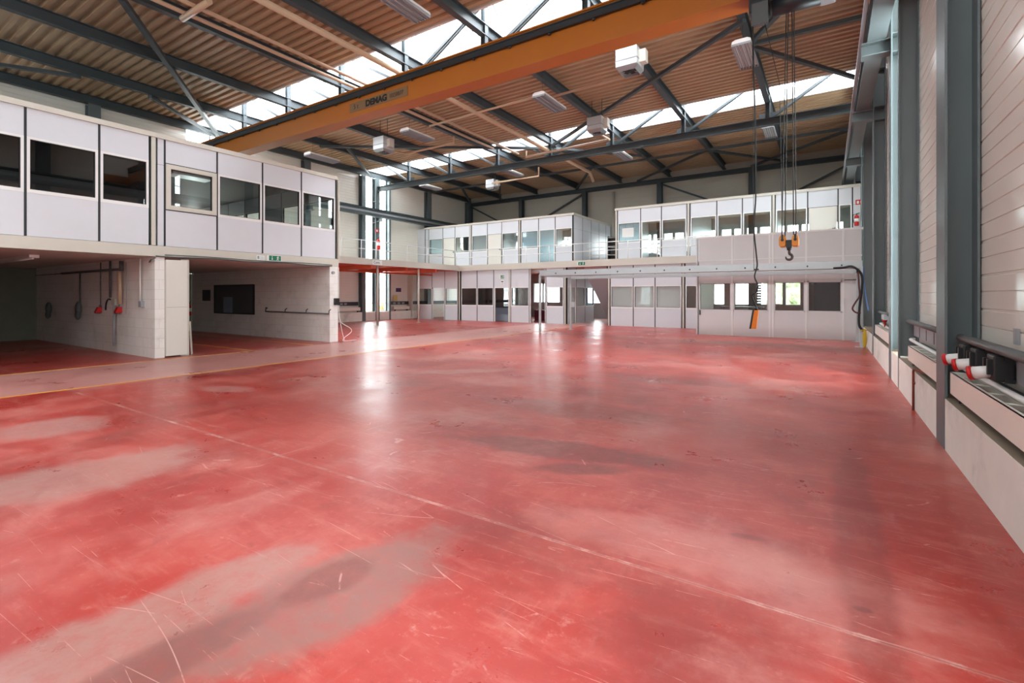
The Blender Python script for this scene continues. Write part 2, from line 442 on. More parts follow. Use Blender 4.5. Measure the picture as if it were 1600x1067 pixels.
STR_W = [(20.3, 22.5), (10.45, 12.6), (.5, 2.7)]
STR_E = [(21.2, 22.5), (10.75, 12.6), (.5, 2.7)]
cladding('wall_east', 'x', XEC, YS, YN, .3, ZD+.3, -1, 'cladding', STR_E)
cladding('wall_west', 'x', XWC, YS, YN, .3, ZD+.3, 1, 'cladding', STR_W)
struct(MB().box(XE, XEC+.16, YS, YN, 0, .53).build('baseboard_east', 'concrete'))
struct(MB().box(XE+.004, XEC-.003, YS, YN, .53, .534).build('trim_1', 'conc_top'))
struct(MB().box(XW, XWC-.16, YS, YN, 0, .56).build('baseboard_west', 'concrete'))
# glazed strips in both long walls at each roof truss
wn = 5
for X, inw in ((XEC, -1), (XWC, 1)):
    for a, b in (STR_E if X > 0 else STR_W):
        m = MB(); o = X-inw*.05
        for y in (a+.03, (a+b)/2, b-.03): m.box(o-.03, o+.03, y-.03, y+.03, .5, ZD)
        z = 1.1
        while z < ZD: m.box(o-.025, o+.025, a, b, z-.02, z+.02); z += .93
        m.box(o-.05, o+.05, a, b, .5, .62)
        w = struct(m.build('window_%d' % wn, 'alu')); wn += 1
        MB().box(o-.004, o+.004, a, b, .55, ZD).build('pane', 'glass', w)
# north wall with two rows of windows, cladding between
def gridwall(y0, y1, holes, z0, z1, x0, x1, m):
    xs = sorted({x0, x1, *[h[0] for h in holes], *[h[1] for h in holes]}); zs = sorted({z0, z1, *[h[2] for h in holes], *[h[3] for h in holes]})
    for i in range(len(xs)-1):
        for j in range(len(zs)-1):
            cx, cz = (xs[i]+xs[i+1])/2, (zs[j]+zs[j+1])/2
            if any(h[0] < cx < h[1] and h[2] < cz < h[3] for h in holes): continue
            m.box(xs[i], xs[i+1], y0, y1, zs[j], zs[j+1])
    return m
UP = []; x = -24.0
while x < .6: UP.append((x, x+.57, 4.35, 5.58)); x += .69
LOW = [(-23.6, -22.2, 1.05, 2.35), (-21.5, -20.3, 1.05, 2.35), (-18.42, -17.72, 1.08, 2.5), (-17.62, -16.3, 1.08, 2.5), (-14.2, -13.1, 1.05, 2.3),
       (-12.35, -11.3, 1.0, 2.4), (-10.9, -9.7, 1.0, 2.4), (-6.5, -5.9, 1.05, 2.3), (-5.8, -5.2, 1.05, 2.3), (-4.62, -3.75, 1.05, 2.32), (-3.45, -2.87, 1.05, 2.32),
       (-2.68, -2.12, 1.08, 2.35), (-2.0, -1.25, 1.05, 2.35)]
struct(gridwall(YN, YN+.3, UP+LOW, 0, 6.3, -30, 2.5, MB()).build('wall_north', 'officegrey'))
cl = cladding('wall_north_upper', 'y', YN, XWC-.3, XEC+.3, 6.3, ZD+.3, -1, 'clad_backlit'); cl.name = 'wall_north_top'
for h in UP+LOW:
    m = MB(); t = .035
    m.box(h[0], h[0]+t, YN+.1, YN+.18, h[2], h[3]).box(h[1]-t, h[1], YN+.1, YN+.18, h[2], h[3]).box(h[0], h[1], YN+.1, YN+.18, h[2], h[2]+t).box(h[0], h[1], YN+.1, YN+.18, h[3]-t, h[3])
    w = struct(m.build('window_%d' % wn, 'white')); wn += 1
    MB().box(h[0], h[1], YN+.13, YN+.14, h[2], h[3]).build('pane', 'glass', w)
# south wall behind the viewer, with unseen windows added for fill light
SW_FILL = [(-23.5+i*4.1, -20.2+i*4.1, 5.2, 8.6) for i in (1, 3, 5)]
struct(gridwall(YS-.3, YS, SW_FILL, 0, ZD+.3, -30, 2.5, MB()).build('wall_south', 'cladding'))
for h in SW_FILL:
    m = MB()
    for k in range(5): xx = h[0]+(h[1]-h[0])*k/4; m.box(xx-.03, xx+.03, YS-.18, YS-.1, h[2], h[3])
    for k in range(8): zz = h[2]+(h[3]-h[2])*k/7; m.box(h[0], h[1], YS-.18, YS-.1, zz-.03, zz+.03)
    w = struct(m.build('window_%d' % wn, 'alu')); wn += 1
    MB().box(h[0], h[1], YS-.15, YS-.14, h[2], h[3]).build('pane', 'glass', w)

# painted yellow lines
def line(x0, x1, y0, y1, n):
    struct(MB().box(x0, x1, y0, y1, 0, .003).build('trim_%d' % n, 'yellow'))
line(-10.86, -10.8, -10, 23.5, 2); line(-13.92, -13.86, -10, 7.75, 3); line(-23, -13.92, 7.69, 7.75, 4)
line(-22, -13.9, 9.6, 9.66, 5)

# ================================================================== STEEL FRAME
RX = [.93, -1.97, -5.17, -8.38, -11.6, -14.8, -18.1, -21.35, -24.35]
ORD = ['against the east wall', 'above the crane hook', 'second in from the east wall', 'third in from the east wall, over the near lamp', 'beside the pink pipe mid-hall',
       'beside the twin gas pipes', 'third in from the west wall', 'second in from the west wall', 'along the top of the west wall']
for x, w_ in zip(RX, ORD):
    o = MB().hbeam((x, YS, ZD-.17), (x, YN-.05, ZD-.17), .2, .335).build('roof_beam', 'rafter')
    tag(o, 'long dark steel roof beam '+w_, 'beam')
for y, nm, k in ((11.55, 'near roof truss with posts rising into the skylight behind the orange crane', 0), (21.5, 'far roof truss with dark bottom chord under the second skylight', 1), (1.6, 'roof truss overhead nearest the viewer', 2)):
    t = thing('roof_truss', nm, 'truss', (-11.6, y, 8.26))
    MB().hbeam((XWC+.35, y, 8.41), (XEC-.3, y, 8.41), .22, .3).build('bottom_chord', 'rafter', t)
    MB().bar((XWC+.3, y, ZD+.95), (XEC-.3, y, ZD+.95), .14, .12).build('top_chord', 'rafter', t)
    for x in RX[1:-1]: MB().hbeam((x, y-.12, 8.56), (x, y-.12, ZD+.9), .16, .16, .014, .01, up=(1,0,0)).build('post', 'rafter', t)
    for i in range(len(RX)-1):
        xa, xb = RX[i], RX[i+1]          # xa is the eastern one
        if i < 4: p, q = (xb+.22, y, 8.62), (xa-.1, y, ZD+.8)
        else: p, q = (xa-.22, y, 8.62), (xb+.1, y, ZD+.8)
        m = MB(); m.bar((p[0], y-.05, p[2]), (q[0], y-.05, q[2]), .05, .09); m.bar((p[0], y+.05, p[2]), (q[0], y+.05, q[2]), .05, .09)
        m.build('diagonal', 'rafter', t)
    for x in RX[1:-1]:
        MB().box(x-.3, x+.3, y-.01, y+.01, 8.56, 8.76).build('gusset_plate', 'rafter', t)
# wind braces lying under the roof beams
def brace(p, q, lab, z=9.07, r=.085):
    o = MB().bar((*p, z), (*q, z), r*1.5, r*1.3).build('roof_brace', 'rafter'); tag(o, lab, 'brace')
brace((-1.9, 14.5), (-11.6, 21.5), 'long dark roof brace crossing diagonally behind the grey unit heater')
brace((-1.9, 16.2), (.93, 20.6), 'dark roof brace slanting from the lamp beam down to the east wall')
brace((-1.9, 16.0), (.93, 16.05), 'straight dark roof brace above the crane hook ropes')
brace((-1.9, 15.9), (-.3, 13.4), 'short dark roof brace beside the crane trolley')
brace((-21.35, 15.2), (-11.6, 21.9), 'nearly level dark roof brace behind the hanging lamp left of centre')
brace((-11.6, 21.9), (-8.4, 25.6), 'dark roof brace running on past the second skylight')
brace((-20.4, 16.1), (-24.2, 20.9), 'dark roof brace ending at the tall bright west window strip')
brace((-14.9, 4.9), (-24.2, 11.8), 'dark roof brace slanting down to the near end of the orange crane', r=.1)
brace((-22.6, 4.0), (-21.4, 5.9), 'short dark roof brace over the left office block')
brace((-21.35, 7.9), (-24.2, 11.7), 'dark roof brace meeting the west wall above the left office')
brace((XWC+.3, 26.4), (XEC-.2, 26.4), 'dark roof brace spanning the hall beyond the far truss')
for i, (a, b, w_) in enumerate(((( -5.2, 26.4), (-10.4, 31.1), 'left of centre'), ((-5.2, 26.4), (-1.9, 31.1), 'right of centre'), ((.9, 26.6), (-3.7, 31.1), 'nearest the east wall'), ((-11.6, 26.4), (-14.8, 31.1), 'over the upper left offices'), ((-21.3, 26.4), (-24.2, 31.1), 'in the far left roof corner'), ((-18.1, 26.4), (-21.3, 31.1), 'second from the far left roof corner'))):
    brace(a, b, 'dark zigzag brace under the far roof edge, '+w_)
# columns
def column(x, y, side, wide, lab):
    t = thing('steel_column', lab, 'column', (x, y, 0))
    inn = XE if side > 0 else XW
    out = XEC-.012 if side > 0 else XWC+.012
    d = .02*side
    MB().box(inn-.003*side, inn+d, y-wide/2, y+wide/2, 0, ZD-.35).build('inner_flange', 'steel', t)
    MB().box(out-d, out, y-wide/2, y+wide/2, .56, ZD-.35).build('outer_flange', 'steel', t)
    MB().box(inn+d, out-d, y-.008, y+.008, .56, ZD-.35).build('web', 'steel', t)
    if wide > .3:
        for z in (6.25, 6.6, 7.6): MB().box(inn+d, out-d, y-wide/2, y+wide/2, z, z+.015).build('stiffener', 'steel', t)
    return t
EC = [(-3.0, .44, 'behind the viewer'), (1.9, .44, 'beside the viewer'), (6.9, .46, 'nearest in the photo, wide and grey beside the plug sockets'), (10.62, .1, 'slender, just before the bracket column'), (11.95, .42, 'carrying the first crane bracket'),
      (16.25, .4, 'halfway down the hall by the small red valve'), (20.3, .1, 'slender, by the white booth'), (21.6, .42, 'at the booth corner'), (26.3, .4, 'beyond the booth')]
for y, w, l in EC: column(XE, y, 1, w, 'grey steel column on the east wall, '+l)
WC = [(7.1, .4, 'behind the left office roof'), (16.45, .4, 'just right of the left office block'), (20.35, .28, 'dark, left edge of the bright window strip'), (21.45, .34, 'between the two bright window strips'), (22.5, .14, 'right edge of the bright window strip'),
      (26.3, .42, 'standing behind the walkway offices'), (31.0, .4, 'in the far corner')]
for y, w, l in WC: column(XW, y, -1, w, 'grey steel column on the west wall, '+l)
for x, l in zip((-24.3, -19.4, -14.2, -9.0, -3.7), ('in the left corner', 'left of the offices gap', 'over the white upstairs offices', 'over the stair opening', 'right of centre')):
    o = MB().hbeam((x, YN-.2, 0), (x, YN-.2, 8.8), .3, .34, up=(0,1,0)).build('wall_post', 'rafter'); tag(o, 'dark upright on the far end wall, '+l, 'column')
o = MB().hbeam((XWC+.1, YN-.2, 8.9), (XEC, YN-.2, 8.9), .3, .24).build('end_beam', 'rafter'); tag(o, 'dark horizontal beam along the top of the far end wall', 'beam')
for i, (a, b, l) in enumerate((((-24.2, 8.75), (-19.6, 6.4), 'leftmost'), ((-14.3, 8.7), (-19.3, 6.4), 'second from the left'), ((-8.9, 8.7), (-3.9, 6.4), 'third from the left'), ((.9, 8.5), (-3.5, 6.4), 'rightmost'))):
    o = MB().bar((a[0], YN-.2, a[1]), (b[0], YN-.2, b[1]), .1, .14, up=(0,1,0)).build('wall_brace', 'rafter'); tag(o, 'dark slanting brace on the far end wall, '+l, 'brace')
o = MB().cyl((-12.15, YN-.12, 3.5), (-12.15, YN-.12, 8.6), .09).build('downpipe', 'cream'); tag(o, 'cream vertical downpipe on the far end wall between the upstairs offices', 'pipe')
# crane runway on both sides
def runway(xb, side, lab, ys_):
    t = thing('crane_runway', lab, 'crane rail', (xb, 10, 6.3))
    MB().hbeam((xb, YS+.2, 6.80), (xb, YN-.5, 6.80), .3, .46, .025, .016).build('runway_beam', 'steel', t)
    MB().box(xb-.03, xb+.03, YS+.2, YN-.5, 7.03, 7.09).build('rail', 'darkmetal', t)
    MB().box(xb-side*.26, xb-side*.20, YS+.2, YN-.5, 6.72, 6.82).build('conductor_bar', 'grey', t)
    for y in ys_:
        inn = XE if side > 0 else XW
        MB().hbeam((xb-side*.24, y, 6.44), (inn, y, 6.44), .26, .26, .018, .012).build('bracket', 'steel', t)
runway(.80, 1, 'grey crane runway beam along the east wall with cantilever brackets', [-3, 1.9, 6.9, 11.95, 16.25, 21.6, 26.3])
runway(-23.98, -1, 'grey crane runway beam along the west wall above the walkway', [2, 7.1, 11.8, 16.45, 21.45, 26.3])

# ================================================================== OVERHEAD CRANE
GY0, GY1 = 9.94, 10.4
t = thing('overhead_crane', 'orange overhead travelling crane girder spanning the whole hall', 'crane', (-11.6, 10.17, 7.1))
MB().box(-23.95, .78, GY0+.03, GY1-.03, 7.15, 7.93).build('girder', 'orange', t)
MB().box(-23.95, .78, GY0-.01, GY1, 7.1, 7.15).build('bottom_flange', 'orange', t)
MB().box(-23.95, .78, GY0-.01, GY1, 7.93, 7.97).build('top_flange', 'orange', t)
o = MB(); o.box(-23.5, .5, GY0-.06, GY0+.02, 7.68, 7.84); o.box(-23.5, .5, GY0-.075, GY0-.05, 7.82, 7.85).box(-23.5, .5, GY0-.075, GY0-.05, 7.67, 7.70)
o = o.build('cable_channel', 'darkmetal', t, label='dark cable channel bolted along the girder')
x = -23
b = MB()
while x < .4: b.cyl((x, GY0-.04, 7.62), (x, GY0-.04, 7.68), .03, 8).box(x-.05, x+.05, GY0-.05, GY0-.02, 7.64, 7.67); x += 1.1
b.build('bolt', 'darkmetal', o)
for x, s in ((-23.98, -1), (.80, 1)):
    c = MB().box(x-.14, x+.14, 8.9, 11.5, 7.16, 7.5).build('end_carriage', 'orange', t)
    for y in (9.15, 11.25): MB().cyl((x-.06, y, 7.2), (x+.06, y, 7.2), .11, 18).build('wheel', 'darkmetal', c)
lp = MB().box(-12.5, -10.0, GY0+.016, GY0+.03, 7.28, 7.56)
lp = lp.build('name_plate', 'label', t, label='worn grey lettering strip')
ly = GY0+.012
text('load_rating', '5 t', .20, (-12.2, ly, 7.42), FY, 'inkgrey', lp)
text('maker_lettering', 'DEMAG', .25, (-11.3, ly, 7.41), FY, 'ink', lp, bold=.014, sx=1.08)
text('serial_number', '10258877', .17, (-10.45, ly, 7.41), FY, 'inkgrey', lp, sx=.85)
# hoist trolley
t = thing('hoist_trolley', 'dark electric hoist trolley slung under the orange crane girder', 'hoist', (-.5, 10.1, 6.75))
MB().box(-.95, .0, 9.75, 10.5, 6.93, 7.09).build('frame', 'darkmetal', t)
MB().cyl((-.85, 10.12, 6.9), (-.1, 10.12, 6.9), .17, 24).build('rope_drum', 'darkmetal', t)
MB().box(-1.22, -.9, 9.85, 10.3, 6.78, 7.08).build('motor', 'darkmetal', t, bevel=.03)
MB().box(-.12, .12, 9.85, 10.3, 6.76, 7.08).build('gearbox', 'grey', t, label='grey gearbox', bevel=.02)
MB().box(-1.16, -.9, 9.8, 9.9, 6.5, 6.9).build('pendant_bracket', 'greydark', t)
MB().box(-.6, -.42, 9.9, 10.05, 6.88, 7.0).build('nameplate', 'amber', t)
# hook block with ropes
hy = 10.12
t = thing('hook_block', 'orange and black crane hook block hanging on four wire ropes', 'crane hook', (-.59, hy, 2.2))
XA, XB = onY(1223, 378, hy)[0], onY(1243, 378, hy)[0]
for xc in (XA, XB):
    h = MB()
    prof = [(xc-.052, 2.50), (xc-.055, 2.62), (xc-.042, 2.67), (xc-.015, 2.69), (xc+.015, 2.69), (xc+.042, 2.67), (xc+.055, 2.62), (xc+.052, 2.50), (xc+.04, 2.48), (xc-.04, 2.48)]
    h.prism([(a, hy-.11, b_) for a, b_ in prof], (0, .22, 0))
    h = h.build('pulley_housing', 'amber', t, bevel=.012)
    MB().cyl((xc, hy-.125, 2.60), (xc, hy+.125, 2.60), .025).build('axle', 'black', h)
    MB().box(xc-.016, xc+.016, hy-.118, hy+.118, 2.58, 2.695).build('rope_slot', 'black', h)
MB().box(XA+.04, XB-.04, hy-.06, hy+.06, 2.55, 2.60).box(XA+.06, XB-.06, hy-.07, hy+.07, 2.46, 2.55).build('crossbar', 'black', t)
xm = (XA+XB)/2
MB().cyl((xm, hy, 2.42), (xm, hy, 2.47), .035).build('swivel_nut', 'darkmetal', t)
pts = [(xm, 2.43), (xm+.005, 2.37)]; rr = [.02, .024]
for k in range(15):
    a = math.radians(75-k*19); pts.append((xm+.052*math.cos(a), 2.297+.052*math.sin(a))); rr.append(.026-.0004*k if k < 10 else .024-.003*(k-9))
MB().tube([(a, hy, b_) for a, b_ in pts], rr, 12).build('hook', 'hook', t)
MB().bar((xm-.005, hy, 2.37), (xm-.05, hy, 2.3), .015, .01).build('safety_latch', 'alu', t)
for xb_, xt in ((XA-.015, -.63), (XA+.035, -.60), (XB-.03, -.54), (XB+.01, -.51)):
    MB().tube([(xb_, hy, 2.66), (xt, hy, 6.74)], .009, 6).build('wire_rope', 'rope', t)
# pendant control
py = 9.85
t = thing('pendant_control', 'orange crane pendant control hanging on a wavy black cable', 'remote control', (-1.14, py, 1.05))
pts = [(1176, 35), (1178, 120), (1180, 200), (1181, 300), (1178, 355), (1182, 400), (1183, 416), (1179, 432), (1184, 445), (1182, 455), (1175, 462), (1179, 473), (1182, 482)]
W3 = [(onY(a, b_, py)[0], py, onY(a, b_, py)[1]) for a, b_ in pts]
def smooth(P, k=4):
    P = [Vector(p) for p in P]; out = []
    for i in range(len(P)-1):
        a, b_, c, d = P[max(i-1, 0)], P[i], P[i+1], P[min(i+2, len(P)-1)]
        for j in range(k):
            u = j/k; out.append(.5*((2*b_)+(-a+c)*u+(2*a-5*b_+4*c-d)*u*u+(-a+3*b_-3*c+d)*u**3))
    return out+[P[-1]]
MB().tube(smooth(W3), .013, 8).build('cable', 'black', t)
MB().tube([(W3[0][0]-.01, py, 6.8), (onY(1178, 416, py)[0], py, 2.05)], .004, 5).build('strain_wire', 'rope', t)
MB().box(-1.13, -1.05, py-.02, py+.02, 2.06, 2.085).build('cable_clamp', 'black', t)
xt, zt = W3[-1][0], W3[-1][2]
hd = MB(); hd.prism([(xt-.055, py-.04, zt-.03), (xt+.04, py-.04, zt-.03), (xt+.0, py-.04, zt-.37), (xt-.11, py-.04, zt-.37)], (0, .08, 0))
hd = hd.build('handset', 'orange2', t, bevel=.008)
MB().prism([(xt-.062, py-.043, zt-.02), (xt-.03, py-.043, zt-.02), (xt-.085, py-.043, zt-.372), (xt-.115, py-.043, zt-.372)], (0, .086, 0)).build('rubber_edge', 'black', hd)
MB().tube([(xt, py, zt+.03), (xt-.005, py, zt-.03)], [.016, .032], 10).build('cable_gland', 'black', hd)
o = MB().tube([(-.95, 9.85, 6.5), (onY(1218, 130, 9.85)[0], 9.85, onY(1218, 130, 9.85)[1]), (onY(1225, 355, 9.85)[0]-.03, 9.85, 3.0)], .006, 6).build('hanging_cable', 'black')
tag(o, 'thin black cable hanging beside the hook ropes', 'cable')

# ================================================================== LAMPS AND HEATERS
def lamp(x, y, z, w, L, lab):
    t = thing('hanging_lamp', lab, 'ceiling light', (x, y, z), 'louvred fluorescent lamps under the roof')
    MB().prism([(x-w/2, y-L/2, z), (x-w/2+.02, y-L/2, z+.07), (x-w/2+.1, y-L/2, z+.11), (x+w/2-.1, y-L/2, z+.11), (x+w/2-.02, y-L/2, z+.07), (x+w/2, y-L/2, z)], (0, L, 0)).build('housing', 'white', t)
    m = MB()
    for k in range(7): xx = x-w/2+.01+(w-.02)*k/6; m.box(xx-.007, xx+.007, y-L/2+.01, y+L/2-.01, z-.075, z-.001)
    for e in (-1, 1): m.box(x-w/2, x+w/2, y+e*(L/2-.006), y+e*(L/2), z-.055, z)
    m.build('louvre', 'grey', t)
    for k in range(3): MB().cyl((x+(k-1)*w/3.2, y-L/2+.04, z-.03), (x+(k-1)*w/3.2, y+L/2-.04, z-.03), .014, 8).build('tube', 'signwhite', t)
    for e in (-1, 1): MB().cyl((x, y+e*L*.32, z+.1), (x, y+e*L*.32, ZD+.09), .005, 5).build('hanger', 'rope', t)
lamp(-1.98, 15.35, 8.5, .5, 1.65, 'louvred white lamp beside the crane pendant, right of the near unit heater')
lamp(-8.35, 15.35, 8.5, .5, 1.65, 'louvred white lamp just below the crane girder, left of the near unit heater')
lamp(-14.85, 15.4, 8.5, .55, 1.6, 'louvred white lamp below the crane lettering')
lamp(-21.3, 15.3, 8.5, .55, 1.7, 'louvred white lamp above the left office block corner')
lamp(-8.45, 8.15, 8.5, .5, 1.6, 'large louvred lamp overhead at the top edge of the photo')
lamp(-2.05, 23.1, 8.5, .45, 1.6, 'louvred white lamp below the far truss, right of the crane ropes\' lamp')
lamp(-8.45, 23.05, 8.5, .45, 1.6, 'louvred white lamp below the far truss near its middle')
lamp(-14.85, 23.0, 8.5, .45, 1.6, 'louvred white lamp below the left half of the far truss')
lamp(-21.25, 23.2, 8.5, .5, 1.6, 'louvred white lamp just right of the west window strip')
def heater(x, y, z, s, lab):
    t = thing('unit_heater', lab, 'heater', (x, y, z))
    h = s/2
    MB().box(x-h, x+h, y-h, y+h, z+.12, z+s).build('casing', 'alu', t, bevel=.01)
    MB().box(x-h-.01, x+h+.01, y-h-.01, y+h+.01, z+s*.45, z+s*.45+.025).build('seam_band', 'grey', t)
    m = MB(); pr = [(x-h, z+.12), (x+h, z+.12), (x+h*.8, z), (x-h*.8, z)]
    for e0, e1 in ((0, 1), (1, 2), (2, 3), (3, 0)): pass
    for k in range(4):
        a = math.pi/2*k; ca, sa = math.cos(a), math.sin(a)
        def R(u, v, zz): return (x+u*ca-v*sa, y+u*sa+v*ca, zz)
        m.prism([R(-h, -h, z+.12), R(h, -h, z+.12), R(h*.75, -h*.75, z), R(-h*.75, -h*.75, z)], (0, 0, .004))
        m._add([R(-h, -h, z+.12), R(h, -h, z+.12), R(h*.75, -h*.75, z), R(-h*.75, -h*.75, z)], [(0,1,2,3)])
    m.build('outlet_hood', 'alu', t)
    m = MB()
    for k in range(5): a = math.pi*2*k/5; m.bar((x+.05*math.cos(a), y+.05*math.sin(a), z+.07), (x+h*.62*math.cos(a), y+h*.62*math.sin(a), z+.07), .13, .01)
    m.cyl((x, y, z+.04), (x, y, z+.12), .07); m.build('fan', 'black', t)
    MB().box(x+h, x+h+.18, y-.12, y+.12, z+.2, z+.55).build('burner_box', 'cream', t)
    for ex in (-1, 1): MB().cyl((x+ex*h*.7, y, z+s), (x+ex*h*.7, y, ZD+.09), .012, 6).build('hanger', 'rope', t)
heater(-4.75, 13.5, 7.95, .62, 'silver unit heater with fan hanging above the crane girder\'s right half')
heater(-16.75, 15.2, 8.0, .66, 'silver unit heater hanging left of the crane lettering')
heater(-7.8, 18.3, 8.1, .62, 'silver unit heater hanging at the far truss, right of the gas pipes')
heater(-17.2, 24.3, 8.05, .6, 'small silver unit heater beyond the far truss at left')

# pipes under the roof
def pipe(pts, r, lab, mat='gaspipe', name='roof_pipe'):
    o = MB().tube(pts, r, 10).build(name, mat); tag(o, lab, 'pipe')
pipe([(-13.25, YS+1, 8.82), (-13.25, 21, 8.82)], .055, 'upper pipe of the beige twin gas pipes along a roof beam')
pipe([(-13.75, YS+1, 8.8), (-13.75, 19.5, 8.8)], .055, 'lower pipe of the beige twin gas pipes along a roof beam')
pipe([(-11.62, YS+1, 8.85), (-11.75, 26.5, 8.85), (-11.75, 27, 8.4)], .09, 'thick pinkish flue pipe running the length of the roof')
pipe([(-13.8, 15.0, 8.6), (-8.4, 14.8, 8.6)], .04, 'beige cross pipe below the crane girder')
pipe([(-14.1, 16.9, 8.75), (-14.1, 16.9, 8.45), (-17.1, 16.9, 8.45), (-17.1, 15.6, 8.3)], .05, 'beige branch pipe feeding the left unit heater')
pipe([(-12.6, 20.7, 8.8), (-12.6, 20.7, 8.5), (-8.1, 20.4, 8.5), (-8.1, 18.8, 8.4)], .05, 'beige branch pipe feeding the heater at the far truss')
pipe([(-8.4, 15.15, 8.6), (-5.1, 15.0, 8.6), (-5.1, 14.0, 8.4)], .04, 'beige branch pipe feeding the near unit heater')
pipe([(-14.0, 5.9, 8.75), (-12.6, 5.9, 8.75)], .08, 'short thick beige cross pipe at the top left of the photo')
pipe([(-13.6, 23.7, 8.8), (-13.6, 23.7, 8.3), (-16.8, 23.7, 8.3)], .05, 'beige branch pipe feeding the farthest heater')

# ================================================================== OFFICE PARTITIONS
class Fac:
    """modular partition: u runs along the wall, w out of its visible face"""
    def __init__(s, axis, at, out, th=.08): s.a, s.at, s.o, s.th = axis, at, out, th
    def box(s, m, u0, u1, w0, w1, z0, z1):
        a, b = s.at+s.o*w0, s.at+s.o*w1
        return m.box(a, b, u0, u1, z0, z1) if s.a == 'x' else m.box(u0, u1, a, b, z0, z1)
def partition(name, label, fac, bays, zb, zt, sill, head, pan='panel', seam='seam', posts=(), pw=.13, sw=.045, tmat='cream', topband=.12, cat='partition wall', base=.0):
    """bays: (u0,u1,type[,glass]); types w window, p plain, d beige door, g glazed door, o open, b boxed window"""
    us = [b[0] for b in bays]+[b[1] for b in bays]; u0, u1 = min(us), max(us)
    loc = (fac.at, (u0+u1)/2, zb) if fac.a == 'x' else ((u0+u1)/2, fac.at, zb)
    t = thing(name, label, cat, loc); th = fac.th; g = sw/2
    seen = set()
    for bay in bays:
        a, b, ty = bay[:3]; gm = bay[3] if len(bay) > 3 else 'glass'; zb_ = zb+base
        for e in (a, b):
            k = round(e, 2)
            if k in seen or any(abs(e-p) < pw for p in posts): continue
            seen.add(k); m = MB(); fac.box(m, e-g, e+g, -th*.9, .004, zb, zt); m.build('mullion', seam, t)
        a2, b2 = a+g, b-g
        if any(abs(a-p) < pw for p in posts): a2 = a+g
        def P(nm, u_0, u_1, z0, z1, mat, w0=-th, w1=0, par=t, lab=None):
            m = MB(); fac.box(m, u_0, u_1, w0, w1, z0, z1); return m.build(nm, mat, par, lab)
        if ty == 'p':
            P('wall_panel', a2, b2, zb_, head-.004, pan); P('wall_panel', a2, b2, head+.004, zt, pan); P('joint', a2, b2, head-.004, head+.004, seam, -th, -.004)
        elif ty in 'wb':
            P('wall_panel', a2, b2, zb_, sill-.075, pan); P('wall_panel', a2, b2, head+.05, zt, pan)
            P('joint', a2, b2, sill-.083, sill-.075, 'gasket', -th, -.003)
            fr = MB(); q = .05 if ty == 'w' else .11; fm = 'white' if ty == 'w' else 'cream'
            ww = .006 if ty == 'w' else .03
            za, zc = (sill-.075, head+.05) if ty == 'w' else (sill-.05, head+.05)
            fac.box(fr, a2, a2+q, -th, ww, za, zc); fac.box(fr, b2-q, b2, -th, ww, za, zc)
            fac.box(fr, a2+q, b2-q, -th, ww, za, sill+(0 if ty == 'w' else .06)); fac.box(fr, a2+q, b2-q, -th, ww, head-(0 if ty == 'w' else .06), zc)
            fr = fr.build('window_frame', fm, t)
            m = MB(); d = .012
            s0, s1 = (sill, head) if ty == 'w' else (sill+.06, head-.06)
            fac.box(m, a2+q, a2+q+d, -th*.8, -.002, s0, s1); fac.box(m, b2-q-d, b2-q, -th*.8, -.002, s0, s1); fac.box(m, a2+q+d, b2-q-d, -th*.8, -.002, s0, s0+d); fac.box(m, a2+q+d, b2-q-d, -th*.8, -.002, s1-d, s1)
            m.build('gasket', 'seam', fr)
            m = MB(); fac.box(m, a2+q, b2-q, -th*.5-.003, -th*.5, s0, s1); m.build('pane', gm, fr)
            if ty == 'b':
                m = MB(); fac.box(m, a2, b2, -th, .008, head+.05, head+.075); fac.box(m, a2, b2, -th, .008, sill-.075, sill-.05); m.build('window_seam', 'seam', fr)
        elif ty == 'd':
            P('wall_panel', a2, b2, head+.02, zt, pan)
            d = P('door', a2+.02, b2-.02, zb_, head, 'panel_cream')
            P('joint', a2, b2, head, head+.02, 'seam', -th, -.004)
            m = MB(); uh = b2-.09; fac.box(m, uh-.1, uh, .02, .04, zb+1.02, zb+1.04); fac.box(m, uh-.015, uh+.005, 0, .04, zb+.98, zb+1.08); m.build('handle', 'darkmetal', d)
        elif ty == 'g':
            P('wall_panel', a2, b2, head+.06, zt, pan)
            fr = MB(); fac.box(fr, a2, a2+.06, -th, .005, zb, head+.06); fac.box(fr, b2-.06, b2, -th, .005, zb, head+.06); fac.box(fr, a2+.06, b2-.06, -th, .005, head, head+.06)
            fr = fr.build('door_frame', 'white', t)
            m = MB(); fac.box(m, a2+.06, b2-.06, -th*.5-.004, -th*.5, zb, head); m.build('pane', gm, fr)
            if len(bay) > 4:
                m = MB(); fac.box(m, a2+.08, b2-.08, -th*.55-.02, -th*.52, zb+.05, zb+.85); m.build('door_panel', bay[4], fr)
        elif ty == 'O':
            m = MB(); fac.box(m, a2, a2+.04, -th, .005, zb, zt); fac.box(m, b2-.04, b2, -th, .005, zb, zt); m.build('door_frame', 'white', t)
            P('lintel', a2+.04, b2-.04, zt-.62, zt-.3, 'cream', -1.2, -1.1)
        elif ty == 'o':
            if head+.06 < zt: P('wall_panel', a2, b2, head+.06, zt, pan)
            m = MB(); fac.box(m, a2, a2+.04, -th, .005, zb, min(head, zt)); fac.box(m, b2-.04, b2, -th, .005, zb, min(head, zt)); m.build('door_frame', 'white', t)
    for p in posts:
        m = MB(); fac.box(m, p-pw/2+.03, p+pw/2-.03, -th, .03, zb, zt); q = m.build('post', tmat, t)
        m = MB(); fac.box(m, p-pw/2, p-pw/2+.03, -th, .004, zb, zt); fac.box(m, p+pw/2-.03, p+pw/2, -th, .004, zb, zt); m.build('post_seam', 'seam', q)
